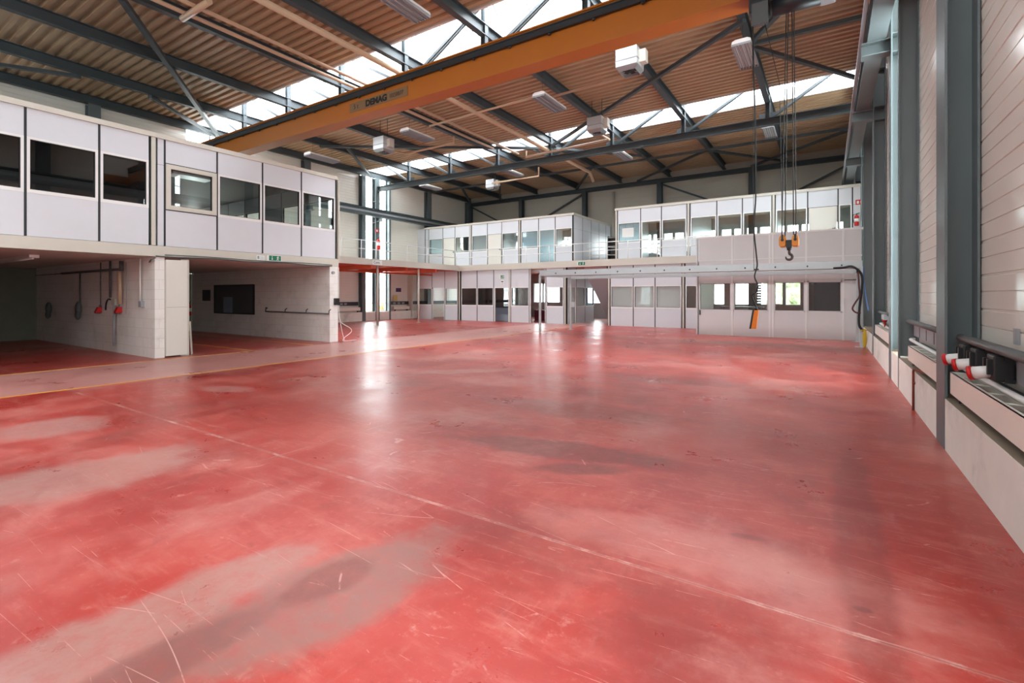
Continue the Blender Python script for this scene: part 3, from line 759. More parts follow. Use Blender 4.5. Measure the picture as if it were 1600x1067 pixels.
    if topband:
        m = MB(); fac.box(m, u0-.06, u1+.06, -th-.02, .05, zt, zt+topband); m.build('top_rail', tmat, t)
    return t

# ---- left office block (front face x = -14.3)
LX = -14.3
fl = Fac('x', LX, 1)
partition('office_partition', 'long white upstairs office front on the left with dark windows', fl,
    [(.6, 1.78, 'w', 'darkglass'), (1.78, 3.03, 'w', 'darkglass'), (3.03, 4.28, 'w', 'darkglass'), (4.28, 5.29, 'w', 'darkglass'), (5.44, 5.62, 'p'), (5.62, 6.9, 'b'), (6.9, 8.2, 'w'), (8.2, 9.49, 'w'), (9.49, 10.8, 'w')],
    2.87, 5.6, 3.87, 4.94, posts=(5.365,), pw=.15)
struct(MB().box(LX+.03, -24.1, .45, 10.9, 2.59, 2.86).build('slab_left', 'cream')).name = 'trim_6'
o = MB().box(LX+.05, LX-.07, 10.87, 10.93, 2.86, 5.6).build('corner_post', 'cream'); tag(o, 'cream corner post at the right end of the left office front', 'post')
struct(MB().box(LX-.12, -24.1, .5, 10.85, 5.5, 5.68).build('office_roof', 'officedark')).name = 'ceiling_office'
struct(MB().box(-21.5, -21.4, .5, 8.0, 2.87, 5.5).build('wall_office_back', 'officegrey'))
struct(MB().box(LX-.12, -24.1, .5, .6, 0, 5.5).build('wall_office_south', 'officegrey'))
struct(MB().box(LX-.12, -21.4, .6, 10.8, 2.862, 2.872).build('floor_office', 'carpet'))
partition('side_partition', 'office side wall with windows facing the west walkway, seen through the corner window', Fac('y', 10.85, 1),
    [(-24.0, -22.7, 'w'), (-22.7, -21.4, 'w'), (-21.4, -20.1, 'w'), (-20.1, -18.8, 'w'), (-18.8, -17.5, 'p'), (-17.5, -16.2, 'w'), (-16.2, -14.5, 'w')], 2.87, 5.5, 3.87, 4.94, topband=0)
# lamps in the office ceiling
for i, (x, y, l) in enumerate(((-16.2, 4.0, 'behind the widest dark window'), (-17.5, 7.6, 'behind the window right of the boxed one'), (-16.0, 9.0, 'nearest the corner of the left office'))):
    o = MB().box(x-.3, x+.3, y-.6, y+.6, 5.44, 5.498).build('office_lamp', 'alu'); tag(o, 'recessed office ceiling lamp '+l, 'ceiling light')
o = MB().box(-21.38, -21.0, 3.2, 5.0, 2.873, 4.1).build('cabinet', 'grey'); tag(o, 'low grey cabinet inside the dark left office', 'cabinet')
# ground level bays
struct(MB().box(LX-.05, -24.1, 5.4, 5.6, 0, 2.59).build('wall_bay', 'block_xz'))
struct(MB().box(LX-.05, LX, 5.4, 5.62, 0, 2.59).build('wall_bay_end', 'block_yz'))
struct(MB().box(LX-.02, -24.1, 10.55, 10.85, 0, 2.59).build('wall_bay_north', 'block_xz'))
struct(MB().box(LX-.02, LX+.02, 10.55, 10.88, 0, 2.59).build('wall_bay_north_end', 'block_yz'))
struct(MB().box(-24.12, -24.19, .6, 10.6, 0, 2.59).build('wall_bay_west', 'darkwall'))
t = thing('sliding_door', 'tall white sliding door panel parked beside the block pillar', 'door', (LX+.06, 5.9, 0))
MB().box(LX-.02, LX+.06, 5.63, 6.12, .04, 2.52).build('door_leaf', 'panel_cream', t)
MB().box(LX-.1, LX-.02, 6.0, 6.2, 0, 2.55).build('door_jamb', 'cream', t)
MB().box(LX+.06, LX+.065, 5.63, 6.12, 1.29, 1.295).build('joint', 'gasket', t)
o = MB().bar((LX-.17, 6.33, .01), (LX-.06, 6.24, .9), .03, .06).build('plank', 'cream'); tag(o, 'thin pale batten leaning at the foot of the sliding door', 'plank')
m = MB(); m.tube([(LX+.06, y, 2.60+.012*math.sin(y*3)) for y in [5.4+.2*i for i in range(27)]], .018, 6); m.tube([(LX+.06, 5.4, 2.56), (LX+.06, 5.3, 2.5), (LX-.2, 5.36, 2.45)], .018, 6)
m.tube([(LX+.07, y, 2.64+.01*math.sin(y*2+1)) for y in [5.6+.2*i for i in range(26)]], .012, 6)
o = m.build('surface_cable', 'greydark'); tag(o, 'dark cables clipped along the bottom of the left office fascia', 'cable')
# signs on the fascia
def exit_sign(lab, org, axis, w, h, arrow='down', name='exit_sign'):
    t = thing(name, lab, 'sign', org)
    x, y, z = org
    def B(m, u0, u1, d0, d1, z0, z1):
        return m.box(x+d0, x+d1, y+u0, y+u1, z+z0, z+z1) if axis == 'x' else m.box(x+u0, x+u1, y-d1, y-d0, z+z0, z+z1)
    def Pm(pts, d0, d1):
        m = MB()
        if axis == 'x': m.prism([(x+d0, y+u, z+v) for u, v in pts], (d1-d0, 0, 0))
        else: m.prism([(x+u, y-d0, z+v) for u, v in pts], (0, -(d1-d0), 0))
        return m
    B(MB(), -w/2-.03, w/2+.01, 0, .03, -.01, h+.01).build('sign_box', 'signwhite', t)
    B(MB(), -w/2+.03, w/2-.005, .03, .034, 0, h).build('green_face', 'green', t)
    a = -w*.2; s = h
    Pm([(a-.02*s, .9*s), (a+.05*s, .9*s), (a+.05*s, .4*s), (a+.18*s, .4*s), (a+.015*s, .08*s), (a-.15*s, .4*s), (a-.02*s, .4*s)], .034, .038).build('arrow', 'signwhite', t)
    r = w*.24
    m = MB(); 
    for pts in ([(r-.05*s, .78*s), (r+.08*s, .78*s), (r+.02*s, .42*s), (r-.12*s, .42*s)], [(r-.12*s, .46*s), (r-.0*s, .5*s), (r-.14*s, .1*s), (r-.26*s, .1*s)], [(r-.04*s, .48*s), (r+.04*s, .44*s), (r+.22*s, .14*s), (r+.12*s, .1*s)],
                [(r+.04*s, .78*s), (r+.06*s, .68*s), (r+.28*s, .5*s), (r+.3*s, .58*s)], [(r-.04*s, .78*s), (r-.06*s, .7*s), (r-.28*s, .58*s), (r-.26*s, .68*s)], [(r-.02*s, .96*s), (r+.1*s, .96*s), (r+.12*s, .84*s), (r-.02*s, .82*s)]):
        q = Pm(pts, .034, .038); b0 = len(m.v); m.v += q.v; m.f += [[i+b0 for i in f] for f in q.f]; m.mi += q.mi; m.smooth += q.smooth
    m.build('running_figure', 'signwhite', t)
    return t
yc, zc = onX(429, 404, LX+.06)
exit_sign('green emergency exit sign with arrow and running figure on the left office fascia', (LX+.035, yc, 2.665), 'x', .42, .15)
t = thing('notice_plate', 'small white notice left of the green exit sign on the fascia', 'sign', (LX+.035, 8.12, 2.66))
MB().box(LX+.032, LX+.04, 8.0, 8.24, 2.66, 2.80).build('plate', 'signwhite', t)
m = MB()
for k in range(4): m.box(LX+.04, LX+.042, 8.1, 8.22, 2.68+k*.028, 2.688+k*.028)
m.box(LX+.04, LX+.042, 8.02, 8.08, 2.69, 2.78); m.build('print', 'grey', t)

# equipment on the first bay wall (face y = 5.4)
BW = 5.4
def w1(px, py): return onY(px, py, BW)
def red_lamp(px, py, lab):
    x, z = w1(px, py); t = thing('wall_socket', lab, 'socket', (x, BW-.1, z-.12))
    MB().prism([(x-.02, BW-.02, z+.09), (x-.02, BW-.10, z+.08), (x-.02, BW-.17, z-.08), (x-.02, BW-.02, z-.08)], (.15, 0, 0)).build('hood', 'red', t)
    MB().box(x, x+.11, BW-.15, BW-.04, z-.10, z-.08).build('socket_face', 'black', t)
    MB().box(x+.02, x+.09, BW-.06, BW, z+.07, z+.15).build('cable_entry', 'grey', t)
red_lamp(158, 484, 'red hooded wall socket, left one of the pair on the block wall')
red_lamp(189, 484, 'red hooded wall socket, right one of the pair, nearer the pillar')
red_lamp(50, 478, 'red hooded wall socket deepest in the dark bay')
o = MB()
for px in (148, 161, 177): pass
x0, z0 = w1(102, 428); x1, z1 = w1(195, 420)
zz = (z0+z1)/2
o = MB().cyl((x0, BW-.08, zz), (x1, BW-.08, zz), .035).cyl((x1, BW-.08, zz-.05), (x1, BW-.08, zz+.22), .05).tube([(-24, BW-.06, zz), (x0, BW-.06, zz)], .012, 6).build('wall_pipe', 'greydark'); tag(o, 'dark horizontal pipe high on the block wall of the left bay', 'pipe')
for i, (px, pa, pb, r, mt, l) in enumerate(((129, 425, 490, .02, 'greydark', 'behind the hanging dark cloths'), (161, 410, 480, .014, 'greydark', 'above the left red socket'), (177, 404, 465, .03, 'greydark', 'beside the hose hook'), (193.5, 424, 475, .05, 'gaspipe', 'above the right red socket'),
        (201, 410, 490, .01, 'grey', 'right of the sockets'), (223, 404, 473, .018, 'white', 'nearest the white pillar'), (183, 475, 540, .03, 'grey', 'reaching down below the hose hook'))):
    xa, za = w1(px, pa); xb, zb = w1(px, pb)
    o = MB().cyl((xa, BW-.04-r, min(za, 2.57)), (xa, BW-.04-r, zb), r, 8).build('conduit', mt); tag(o, 'vertical conduit on the block wall, '+l, 'pipe')
for px, l in ((129, 'in the middle of the dark bay wall'), (82, 'deep in the dark bay')):
    x, z = w1(px, 482); m = MB()
    m.sphere((x, BW-.1, z), .14, 8, (.7, .6, 1.6)); m.sphere((x+.02, BW-.12, z-.2), .12, 8, (.8, .6, 1.2)); o = m.build('hanging_rag', 'greydark'); tag(o, 'dark rag bundle hanging '+l, 'rag')
x, z = w1(224, 474); o = MB().box(x-.07, x+.09, BW-.09, BW, z-.1, z+.06).build('switch_box', 'grey'); tag(o, 'small grey switch box near the white pillar', 'switch')
x, z = w1(181, 472); o = MB().box(x-.12, x+.14, BW-.07, BW, z-.08, z+.08).build('junction_box', 'cream'); tag(o, 'pale junction box between the two red sockets', 'switch')
x, z = w1(176, 466); m = MB(); m.tube([(x-.2+.25*math.cos(a*.3), BW-.02, z-.3+.28*math.sin(a*.3)) for a in range(4, 12)], .02, 6); o = m.build('hose', 'black'); tag(o, 'short curved black hose hanging from a hook on the bay wall', 'hose')
t = thing('ceiling_lamp', 'fluorescent batten lamp on the ceiling of the dark left bay', 'ceiling light', (-17.6, 3.6, 2.5))
MB().box(-19.3, -16.2, 3.5, 3.68, 2.52, 2.588).build('housing', 'white', t); MB().cyl((-19.2, 3.59, 2.5), (-16.3, 3.59, 2.5), .02, 8).build('tube', 'signwhite', t)
# second bay wall (face y = 10.55)
B2 = 10.55
def w2(px, py): return onY(px, py, B2)
xa, za = w2(336, 447); xb, zb = w2(398, 490)
t = thing('glazed_panel', 'large dark glazed board on the wall inside the second bay', 'window', ((xa+xb)/2, B2, zb))
m = MB(); m.box(xa, xb, B2-.05, B2, za, za+.04).box(xa, xb, B2-.05, B2, zb-.04, zb).box(xa, xa+.04, B2-.05, B2, zb, za).box(xb-.04, xb, B2-.05, B2, zb, za); m.build('frame', 'seam', t)
MB().box(xa, xb, B2-.02, B2-.005, zb, za).build('pane', 'officedark', t)
xc, zc = w2(350, 464); xd, zd = w2(364, 489); MB().box(xc, xd, B2-.026, B2-.021, zd, zc).build('sheet', 'bluepanel', t, label='pale blue patch for the reflection painted on the glass')  # bright reflection on the glass, painted as a pale blue patch
def flat(name, cat, lab, a, b, wall, mat, d=.02, fr=None):
    (x0, z0), (x1, z1) = a, b
    o = MB().box(x0, x1, wall-d, wall, z1, z0).build(name, mat); tag(o, lab, cat); return o
flat('framed_notice', 'picture', 'small dark framed notice left of the glazed board', w2(317, 453), w2(329, 470), B2, 'officedark')
flat('paper_sheet', 'paper', 'white paper sheet pinned right of the glazed board', w2(403, 465), w2(408, 475), B2, 'paper', .01)
def extinguisher(x, y, z, h, lab, nx=0, ny=-1):
    t = thing('fire_extinguisher', lab, 'fire extinguisher', (x, y, z)); r = h*.15
    MB().tube([(x, y, z), (x, y, z+h*.02), (x, y, z+h*.72), (x, y, z+h*.8), (x, y, z+h*.84)], [r*.9, r, r, r*.6, r*.3], 16).build('cylinder', 'red', t)
    v = MB().cyl((x, y, z+h*.84), (x, y, z+h*.93), r*.28).build('valve', 'black', t)
    MB().bar((x-r*.2, y, z+h*.93), (x+r*1.3, y, z+h*.99), .02, .02).build('lever', 'black', v)
    MB().bar((x-r*.2, y, z+h*.9), (x+r*1.2, y, z+h*.9), .02, .015).build('handle', 'black', v)
    MB().tube(smooth([(x, y, z+h*.88), (x-r*1.4, y+ny*.03, z+h*.85), (x-r*1.5, y+ny*.05, z+h*.5), (x-r*1.2, y+ny*.05, z+h*.2)]), .012, 6).build('hose', 'black', t)
    MB().tube([(x, y, z+h*.3), (x, y, z+h*.55)], r*1.01, 16).build('label', 'signwhite', t)
    return t
x, z = w2(301, 493); extinguisher(x, B2-.15, z, .62, 'red fire extinguisher hanging deep in the second bay')
x, z = onX(290, 477, -24.1); o = MB().box(-24.12, -24.06, x-.35, x-.02, z, z+.6).build('fire_notice', 'red'); tag(o, 'dark red box on the far wall of the second bay', 'box')
xa, za = w2(418, 485); xb, zb = w2(517, 491)
m = MB(); n = 3; m.tube([(xa-.05, B2-.03, za+.12), (xa, B2-.08, za-.03), (xb, B2-.08, za-.05)], .022, 8)
for k in range(4): xx = xa+(xb-xa)*k/3; m.tube([(xx-.0, B2, za+.1), (xx, B2-.07, za+.06), (xx, B2-.08, za-.03)], .018, 6)
o = m.build('wall_rail', 'greydark'); tag(o, 'thin metal hanging rail along the wall of the second bay', 'rail')
x, y = LX+.03, 10.72
o = MB().box(x, x+.09, 10.70, 10.87, 1.27, 1.5).build('time_clock', 'black'); tag(o, 'black time clock box on the block pillar end', 'clock')
o = MB().cyl((x-.01, 10.66, 2.38), (x+.05, 10.66, 2.38), .05).build('detector', 'grey'); tag(o, 'small round grey sounder above the time clock', 'sensor')
m = MB().tube(smooth([(x+.02, 10.88, 2.58), (x+.02, 10.9, 1.5)]), .012, 6); m.tube(smooth([(x+.02, 10.9, 1.26), (x+.03, 10.95, .7), (x+.1, 11.3, .45), (x+.1, 11.35, .3), (x+.05, 11.1, .12), (x+.1, 11.05, .012), (x+.1, 11.6, .012)]), .01, 6); m.tube(smooth([(x+.02, 10.93, .8), (x+.04, 11.02, .3), (x+.08, 11.1, .012)]), .008, 6)
o = m.build('loose_cable', 'white'); tag(o, 'loose white cable dangling beside the block pillar end', 'cable')

# ================================================================== MEZZANINE
MX = -20.0; MYF = 24.4
def slab(n, x0, x1, y0, y1):
    m = MB(); m.box(x0, x1, y0, y1, 3.22, 3.5); m.m = 1; m.box(x0+.1, x1-.1, y0+.1, y1-.02, 3.19, 3.22)
    struct(m.build('trim_%d' % n, ['cream', 'soffit']))
slab(7, -24.19, MX, 10.9, YN); slab(8, MX, 1.0, MYF, 27.0) ; slab(9, MX, -12.2, 27.0, YN); slab(10, -9.8, 1.0, 27.0, YN)
# fascia cladding edge
struct(MB().box(MX-.02, MX+.05, 10.9, MYF, 3.19, 3.52).build('trim_11', 'cream')); struct(MB().box(MX, 1.0, MYF-.05, MYF+.02, 3.16, 3.52).build('trim_12', 'cream'))
for y, l in ((17.9, 'under the white sign'), (21.0, 'farther along the walkway edge')):
    t = thing('walkway_post', 'slim cream post holding the walkway, '+l, 'post', (MX-.2, y, 0))
    MB().cyl((MX-.2, y, .01), (MX-.2, y, 3.19), .055).build('shaft', 'cream', t); MB().box(MX-.32, MX-.08, y-.12, y+.12, 0, .012).build('base_plate', 'cream', t)
m = MB()
for y in (12.4, 14.9, 17.4, 19.9, 22.4): m.box(-24.1, MX-.1, y-.06, y+.06, 3.0, 3.2)
m.box(-22.2, -22.1, 11, 24.3, 2.9, 3.0)
struct(m.build('trim_13', 'soffit'))
# railings
def railing(axis, at, a, b, posts, lab):
    loc = (at, (a+b)/2, 3.52) if axis == 'x' else ((a+b)/2, at, 3.52)
    t = thing('balcony_railing', lab, 'railing', loc)
    def p3(u, z): return (at, u, z) if axis == 'x' else (u, at, z)
    for z, nm in ((4.44, 'top_rail'), (4.0, 'mid_rail')): MB().cyl(p3(a, z), p3(b, z), .02, 8).build(nm, 'white', t)
    for u in posts: MB().cyl(p3(u, 3.45), p3(u, 4.45), .024, 8).build('post', 'white', t)
railing('x', MX+.0, 11.0, 24.3, [11.4, 12.9, 15.46, 16.65, 17.64, 19.9, 21.6, 23.0, 24.2], 'white tube railing along the left walkway')
railing('y', MYF, MX+.0, -4.6, [-18.94, -17.69, -16.45, -14.86, -13.32, -11.75, -10.24, -9.84, -8.69, -7.16, -5.62], 'white tube railing in front of the upstairs offices')
t = thing('stair_gate', 'white tube guard rail around the stair opening upstairs', 'railing', (-10.6, 27.2, 3.5))
for z in (4.0, 4.45): MB().cyl((-12.1, 27.05, z), (-10.9, 27.05, z), .02, 8).cyl((-10.9, 27.05, z), (-9.9, 29.5, z), .02, 8).build('rail', 'white', t)
for x, y in ((-12.0, 27.05), (-10.9, 27.05), (-10.4, 28.3), (-9.9, 29.5)): MB().cyl((x, y, 3.45), (x, y, 4.47), .025, 8).build('post', 'white', t)
# white lettered sign and signs on the mezzanine edge
(ya, za), (yb, zb) = onX(582, 407.5, MX+.06), onX(597, 415, MX+.06)
t = thing('sign_plate', 'white lettered plate on the left walkway edge above the slim post', 'sign', (MX+.06, (ya+yb)/2, zb))
MB().box(MX+.052, MX+.065, ya, yb, 3.22, 3.45).build('plate', 'signwhite', t)
text('lettering', 'Cont.', .19, (MX+.067, (ya+yb)/2-.03, 3.335), FX, 'inkgrey', t)
exit_sign('small green exit sign on the walkway edge above the stair recess', (-11.27, MYF-.055, 3.25), 'y', .44, .18)

# ---- ground level office fronts under the mezzanine (face y = 24.4)
G = Fac('y', 24.46, -1)
gx = lambda px: onY(px, 470, 24.46)[0]
partition('office_partition', 'ground floor partition in the left corner under the orange soffit', G,
    [(gx(652), gx(675), 'w'), (gx(675), gx(695), 'o'), (gx(695), gx(715.5), 'w')], 0, 3.19, 1.0, 2.05, topband=0)
partition('office_partition', 'ground floor white office front with dark windows and open doorway', G,
    [(gx(720.5), gx(745.5), 'w', 'darkglass'), (gx(745.5), gx(771.5), 'w', 'darkglass'), (gx(771.5), gx(796), 'g', 'darkglass', 'bluepanel'), (gx(798), gx(827), 'w'), (gx(827), gx(853), 'O'), (gx(853), gx(881), 'w')], 0, 3.19, 1.0, 2.05,
    posts=(gx(718), gx(797), gx(883)), pw=.14, topband=0)
# remove the panel over the open doorway is not needed: the opening is full height in the photo
partition('office_partition', 'ground floor white office front with three frosted windows', G,
    [(gx(953.5), gx(989.5), 'w', 'frost'), (gx(989.5), gx(1023.5), 'w', 'frost'), (gx(1023.5), gx(1065), 'w', 'frost'), (gx(1070.5), gx(1108), 'w')], 0, 3.19, 1.0, 2.05,
    posts=(gx(951.5), gx(1067.7)), pw=.14, topband=0)
exit_sign('small green exit sign over the dark glazed office door', (-16.58, 24.46, 2.62), 'y', .3, .2)
t = thing('notice_plate', 'small white notice under the exit sign above the dark door', 'sign', (-16.58, 24.41, 2.25))
MB().box(-16.7, -16.46, 24.445, 24.46, 2.22, 2.5).build('plate', 'signwhite', t); MB().box(-16.66, -16.5, 24.44, 24.445, 2.4, 2.46).box(-16.68, -16.48, 24.44, 24.445, 2.28, 2.3).build('print', 'ink', t)
# side partition of the stair recess (face x = -12.2)
S = Fac('x', -12.24, 1)
yy = lambda px: onX(px, 490, -12.24)[0]
partition('side_partition', 'pinkish side wall of the stair recess with white door and small windows', S,
    [(24.55, yy(900.5), 'g', 'frost', 'panel'), (yy(900.5), yy(914), 'w', 'frost'), (yy(914), yy(928), 'w', 'blueglass')], 0, 3.19, 1.0, 2.05, topband=0)
# staircase behind the recess, climbing toward the viewer
t = thing('staircase', 'straight staircase with pale underside in the recess between office fronts', 'stairs', (-10.8, 27.6, 0))
y0, y1 = 29.3, 25.4; n = 17
MB().prism([(-11.55, y0, -.0), (-11.55, y0-.22, 0), (-11.55, y1, 3.05), (-11.55, y1, 3.2)], (1.3, 0, 0)).build('soffit', 'panel', t)
for x in (-11.6, -10.25): MB().prism([(x, y0+.15, 0), (x, y0-.25, 0), (x, y1, 3.02), (x, y1, 3.32)], (.05, 0, 0)).build('stringer', 'greydark' if x > -11 else 'panel', t)
for k in range(n):
    f = (k+.5)/n; z = 3.3*f+.1; y = y0+(y1-y0)*f
    MB().box(-11.55, -10.25, y-.1, y+.18, z, z+.04).build('tread', 'greydark', t)
struct(MB().box(-11.5, -9.9, 29.6, 29.7, 0, 3.2).build('wall_recess', 'panel'))
struct(MB().box(-9.8, -9.72, 24.6, 29.7, 0, 3.19).build('wall_recess_east', 'panel'))
# rooms behind
for x, nm, y0_ in ((-19.9, 'wall_room_1', 24.6),):
    struct(MB().box(x-.04, x+.04, y0_, YN-.3, 0, 3.19).build(nm, 'panel_cream'))
struct(MB().box(-19.86, -16.45, 27.2, 27.3, 0, 3.19).build('wall_room_4', 'officedark'))
o = MB().box(-15.75, -14.7, 26.9, 27.2, .0, .68).build('low_cabinet', 'maroon'); tag(o, 'low dark maroon cabinet seen through the open doorway', 'cabinet')
t = thing('open_shelf', 'white open shelf unit seen through the window right of the open doorway', 'shelf', (-13.5, 26.8, 0))
for z in (.3, .8, 1.3, 1.7, 2.1): MB().box(-13.2, -12.6, 26.6, 27.0, z, z+.03).build('shelf_board', 'white', t)
for x in (-13.22, -12.6): MB().box(x, x+.03, 26.6, 27.0, 0, 2.15).build('upright', 'white', t)

# ---- upstairs offices (face y = 25.5)
U = Fac('y', 25.5, -1)
ux = lambda px: onY(px, 370, 25.5)[0]
partition('office_partition', 'upstairs white office row on the left of the mezzanine', U,
    [(ux(664.5), ux(670), 'p'), (ux(670), ux(692), 'w', 'blueglass'), (ux(692), ux(711), 'd'), (ux(711), ux(734), 'w'), (ux(737), ux(761.5), 'w'), (ux(761.5), ux(784), 'd'), (ux(784), ux(810.5), 'w'), (ux(814), ux(841.5), 'w', 'blueglass'), (ux(841.5), ux(867.5), 'g', 'blueglass'), (ux(867.5), ux(894.5), 'w')],
    3.5, 6.25, 4.5, 5.5, posts=(ux(735.5), ux(812.2)), pw=.14)
partition('side_partition', 'plain grey panelled end wall of the left upstairs offices', Fac('x', ux(896), 1),
    [(25.52, 26.75, 'p'), (26.75, 28.0, 'p'), (28.0, 29.25, 'p'), (29.25, 30.4, 'p'), (30.4, 31.2, 'p')], 3.5, 6.25, 4.5, 5.5, sw=.035)
partition('office_partition', 'upstairs white office row on the right of the mezzanine', U,
    [(ux(965), ux(1001), 'w', 'blueglass'), (ux(1001), ux(1033.5), 'g', 'glass'), (ux(1033.5), ux(1073), 'w'), (ux(1078.5), ux(1120), 'w'), (ux(1120), ux(1160), 'w'), (ux(1160), ux(1206), 'w'), (ux(1211.5), ux(1262), 'w'), (ux(1262), ux(1309.5), 'd'), (ux(1309.5), ux(1332), 'w'), (ux(1332), 1.2, 'p')],
    3.5, 6.25, 4.5, 5.5, posts=(ux(963), ux(1075.7), ux(1208.7)), pw=.15)
partition('side_partition', 'end wall of the right upstairs offices facing the shelf', Fac('x', ux(961.5), -1), [(25.52, 26.9, 'p'), (26.9, 28.2, 'p'), (28.2, 29.6, 'p'), (29.6, 31.2, 'p')], 3.5, 6.25, 4.5, 5.5)
struct(MB().box(-24.1, ux(896)-.1, 25.5, YN, 6.25, 6.33).build('ceiling_upper_left', 'concceil')); struct(MB().box(ux(962), 1.25, 25.5, YN, 6.25, 6.33).build('ceiling_upper_right', 'concceil'))
# inner partitions upstairs
for i, x in enumerate((-19.8, -15.9, -5.9, -2.1)): struct(MB().box(x-.03, x+.03, 25.62, YN-.35, 3.5, 6.25).build('wall_upper_room_%d' % (i+1), 'panel'))
flat('white_poster', 'poster', 'white sheet taped inside the first right upstairs window', onY(972, 357, 25.44), onY(990, 370, 25.44), 25.455, 'paper', .006)
t = thing('open_shelf', 'dark open shelf with yellow boxes upstairs between the office rows', 'shelf', (-11.1, 29.3, 3.5))
for z in (3.6, 4.15, 4.7, 5.25): MB().box(-11.7, -10.2, 29.2, 29.6, z, z+.03).build('shelf_board', 'white', t)
for x in (-11.72, -10.2): MB().box(x, x+.04, 29.2, 29.6, 3.5, 5.35).build('upright', 'wood', t)
MB().box(-11.7, -10.2, 29.6, 29.62, 3.5, 5.35).build('back', 'wood', t)
for z, mt, l in ((3.63, 'ochre', 'lower'), (4.18, 'ochre', 'upper')):
    o = MB().box(-11.2, -10.5, 29.22, 29.55, z, z+.3).build('box', mt); tag(o, l+' yellow box on the dark upstairs shelf', 'box')
x, z = onY(1341, 352, 25.3); extinguisher(x-.05, 25.41, z, .55, 'red fire extinguisher upstairs beside the right office row')
t = thing('fire_sign', 'red fire equipment sign upstairs above the extinguisher', 'sign', (x, 25.4, 5.2))
(xa, za), (xb, zb) = onY(1337, 312, 25.42), onY(1345, 319, 25.42)
MB().box(xa, xb+.05, 25.478, 25.499, zb, za).build('plate', 'red', t); MB().box(xa+.04, xa+.12, 25.472, 25.478, zb+.04, za-.05).box(xa+.17, xa+.24, 25.472, 25.478, zb+.04, za-.05).build('symbol', 'signwhite', t)
(y_, z_) = onX(590.5, 390, XW+.1)
extinguisher(XW+.16, y_, z_, .8, 'red fire extinguisher on the west column above the walkway')
t = thing('fire_sign', 'small red and white fire sign above the west column extinguisher', 'sign', (XW+.02, y_, 4.9))
z_ = onX(590.5, 361, XW)[1]; MB().box(XW+.002, XW+.016, y_-.12, y_+.12, z_-.12, z_+.14).build('plate', 'red', t); MB().box(XW+.016, XW+.02, y_-.05, y_+.05, z_-.05, z_+.08).build('symbol', 'signwhite', t)

# ================================================================== WHITE BOOTH (y = 21)
BY = 21.0
bx = lambda px: onY(px, 450, BY)[0]
K = Fac('y', BY, -1)
t = thing('booth', 'light grey two-tier booth with four windows in front of the offices', 'booth', (-1.8, BY, 0))
ed = [bx(1091), bx(1144), bx(1202.5), bx(1207.5), bx(1259.5), bx(1317.5), bx(1347)]
def kb(nm, u0, u1, z0, z1, mat='booth', w0=-.06, w1=0, par=t, lab=None):
    m = MB(); K.box(m, u0, u1, w0, w1, z0, z1); return m.build(nm, mat, par, lab)
for i, (a, b) in enumerate(((ed[0], ed[1]), (ed[1], ed[2]), (ed[3], ed[4]), (ed[4], ed[5]))):
    a += .03; b -= .03
    kb('lower_panel', a, b, 0, .98); kb('middle_panel', a, b, 2.14, 3.0); kb('upper_panel', a, b, 3.03, 3.93)
    fr = MB(); K.box(fr, a, a+.05, -.06, .005, .98, 2.14); K.box(fr, b-.05, b, -.06, .005, .98, 2.14); K.box(fr, a, b, -.06, .005, .98, 1.03); K.box(fr, a, b, -.06, .005, 2.08, 2.14)
    fr = fr.build('window_frame', 'booth', t)
    m = MB(); K.box(m, a+.05, b-.05, -.035, -.03, 1.03, 2.08); m.build('pane', 'glass' if i < 3 else 'darkglass', fr)
    m = MB(); K.box(m, a+.05, a+.062, -.05, 0, 1.03, 2.08); K.box(m, b-.062, b-.05, -.05, 0, 1.03, 2.08); K.box(m, a+.05, b-.05, -.05, 0, 1.03, 1.042); K.box(m, a+.05, b-.05, -.05, 0, 2.068, 2.08); m.build('gasket', 'gasket', fr)
a, b = ed[5]+.03, ed[6]-.02
kb('lower_panel', a, b, 0, 2.14); kb('middle_panel', a, b, 2.17, 3.0); kb('upper_panel', a, b, 3.0, 3.93)
for i, e in enumerate((ed[0]-.05, ed[1], ed[2]-.0, ed[3], ed[4], ed[5])): kb('upright', e-.03, e+.03, 0, 3.95, 'white' if i else 'booth', -.06, .02)
kb('upright', ed[2], ed[3], 0, 3.95, 'booth', -.06, .01)
kb('top_rail', ed[0]-.08, ed[6]+.05, 3.93, 4.0, 'white', -.08, .03); kb('middle_rail', ed[0], ed[6], 3.0, 3.03, 'white', -.06, .012)
h = kb('door_handle', ed[0]+.05, ed[0]+.1, .8, 1.0, 'darkmetal', 0, .05)
MB().box(ed[0]-.08, ed[0]-.02, BY, 24.3, 0, 4.0).build('side_wall', 'booth', t)
MB().box(ed[0]-.08, 1.0, BY+.06, 24.3, 2.95, 3.0).build('booth_ceiling', 'concceil', t)
struct(MB().box(-.55, -.45, 24.5, YN, 0, 3.19).build('wall_room_5', 'officegrey')); struct(MB().box(-.5, 1.0, 24.45, 24.5, 0, 3.19).build('wall_room_6', 'officedark'))
# blue shutter strip seen through the second booth window
o = MB()
for k in range(9): o.box(-3.45, -3.2, YN-.05, YN-.001, 1.05+k*.15, 1.16+k*.15)
o = o.build('blue_shutter', 'bluepanel'); tag(o, 'pale blue slatted strip between bright windows seen through the booth', 'shutter')
t = thing('desk', 'grey desk seen through the left booth windows', 'table', (-3.5, 27, 0)); MB().box(-4.6, -2.6, 26.6, 27.4, 1.0, 1.04).build('top', 'grey', t)
for x in (-4.55, -2.65):
    for y in (26.65, 27.35): MB().box(x-.03, x+.03, y-.03, y+.03, 0, 1.0).build('leg', 'grey', t)

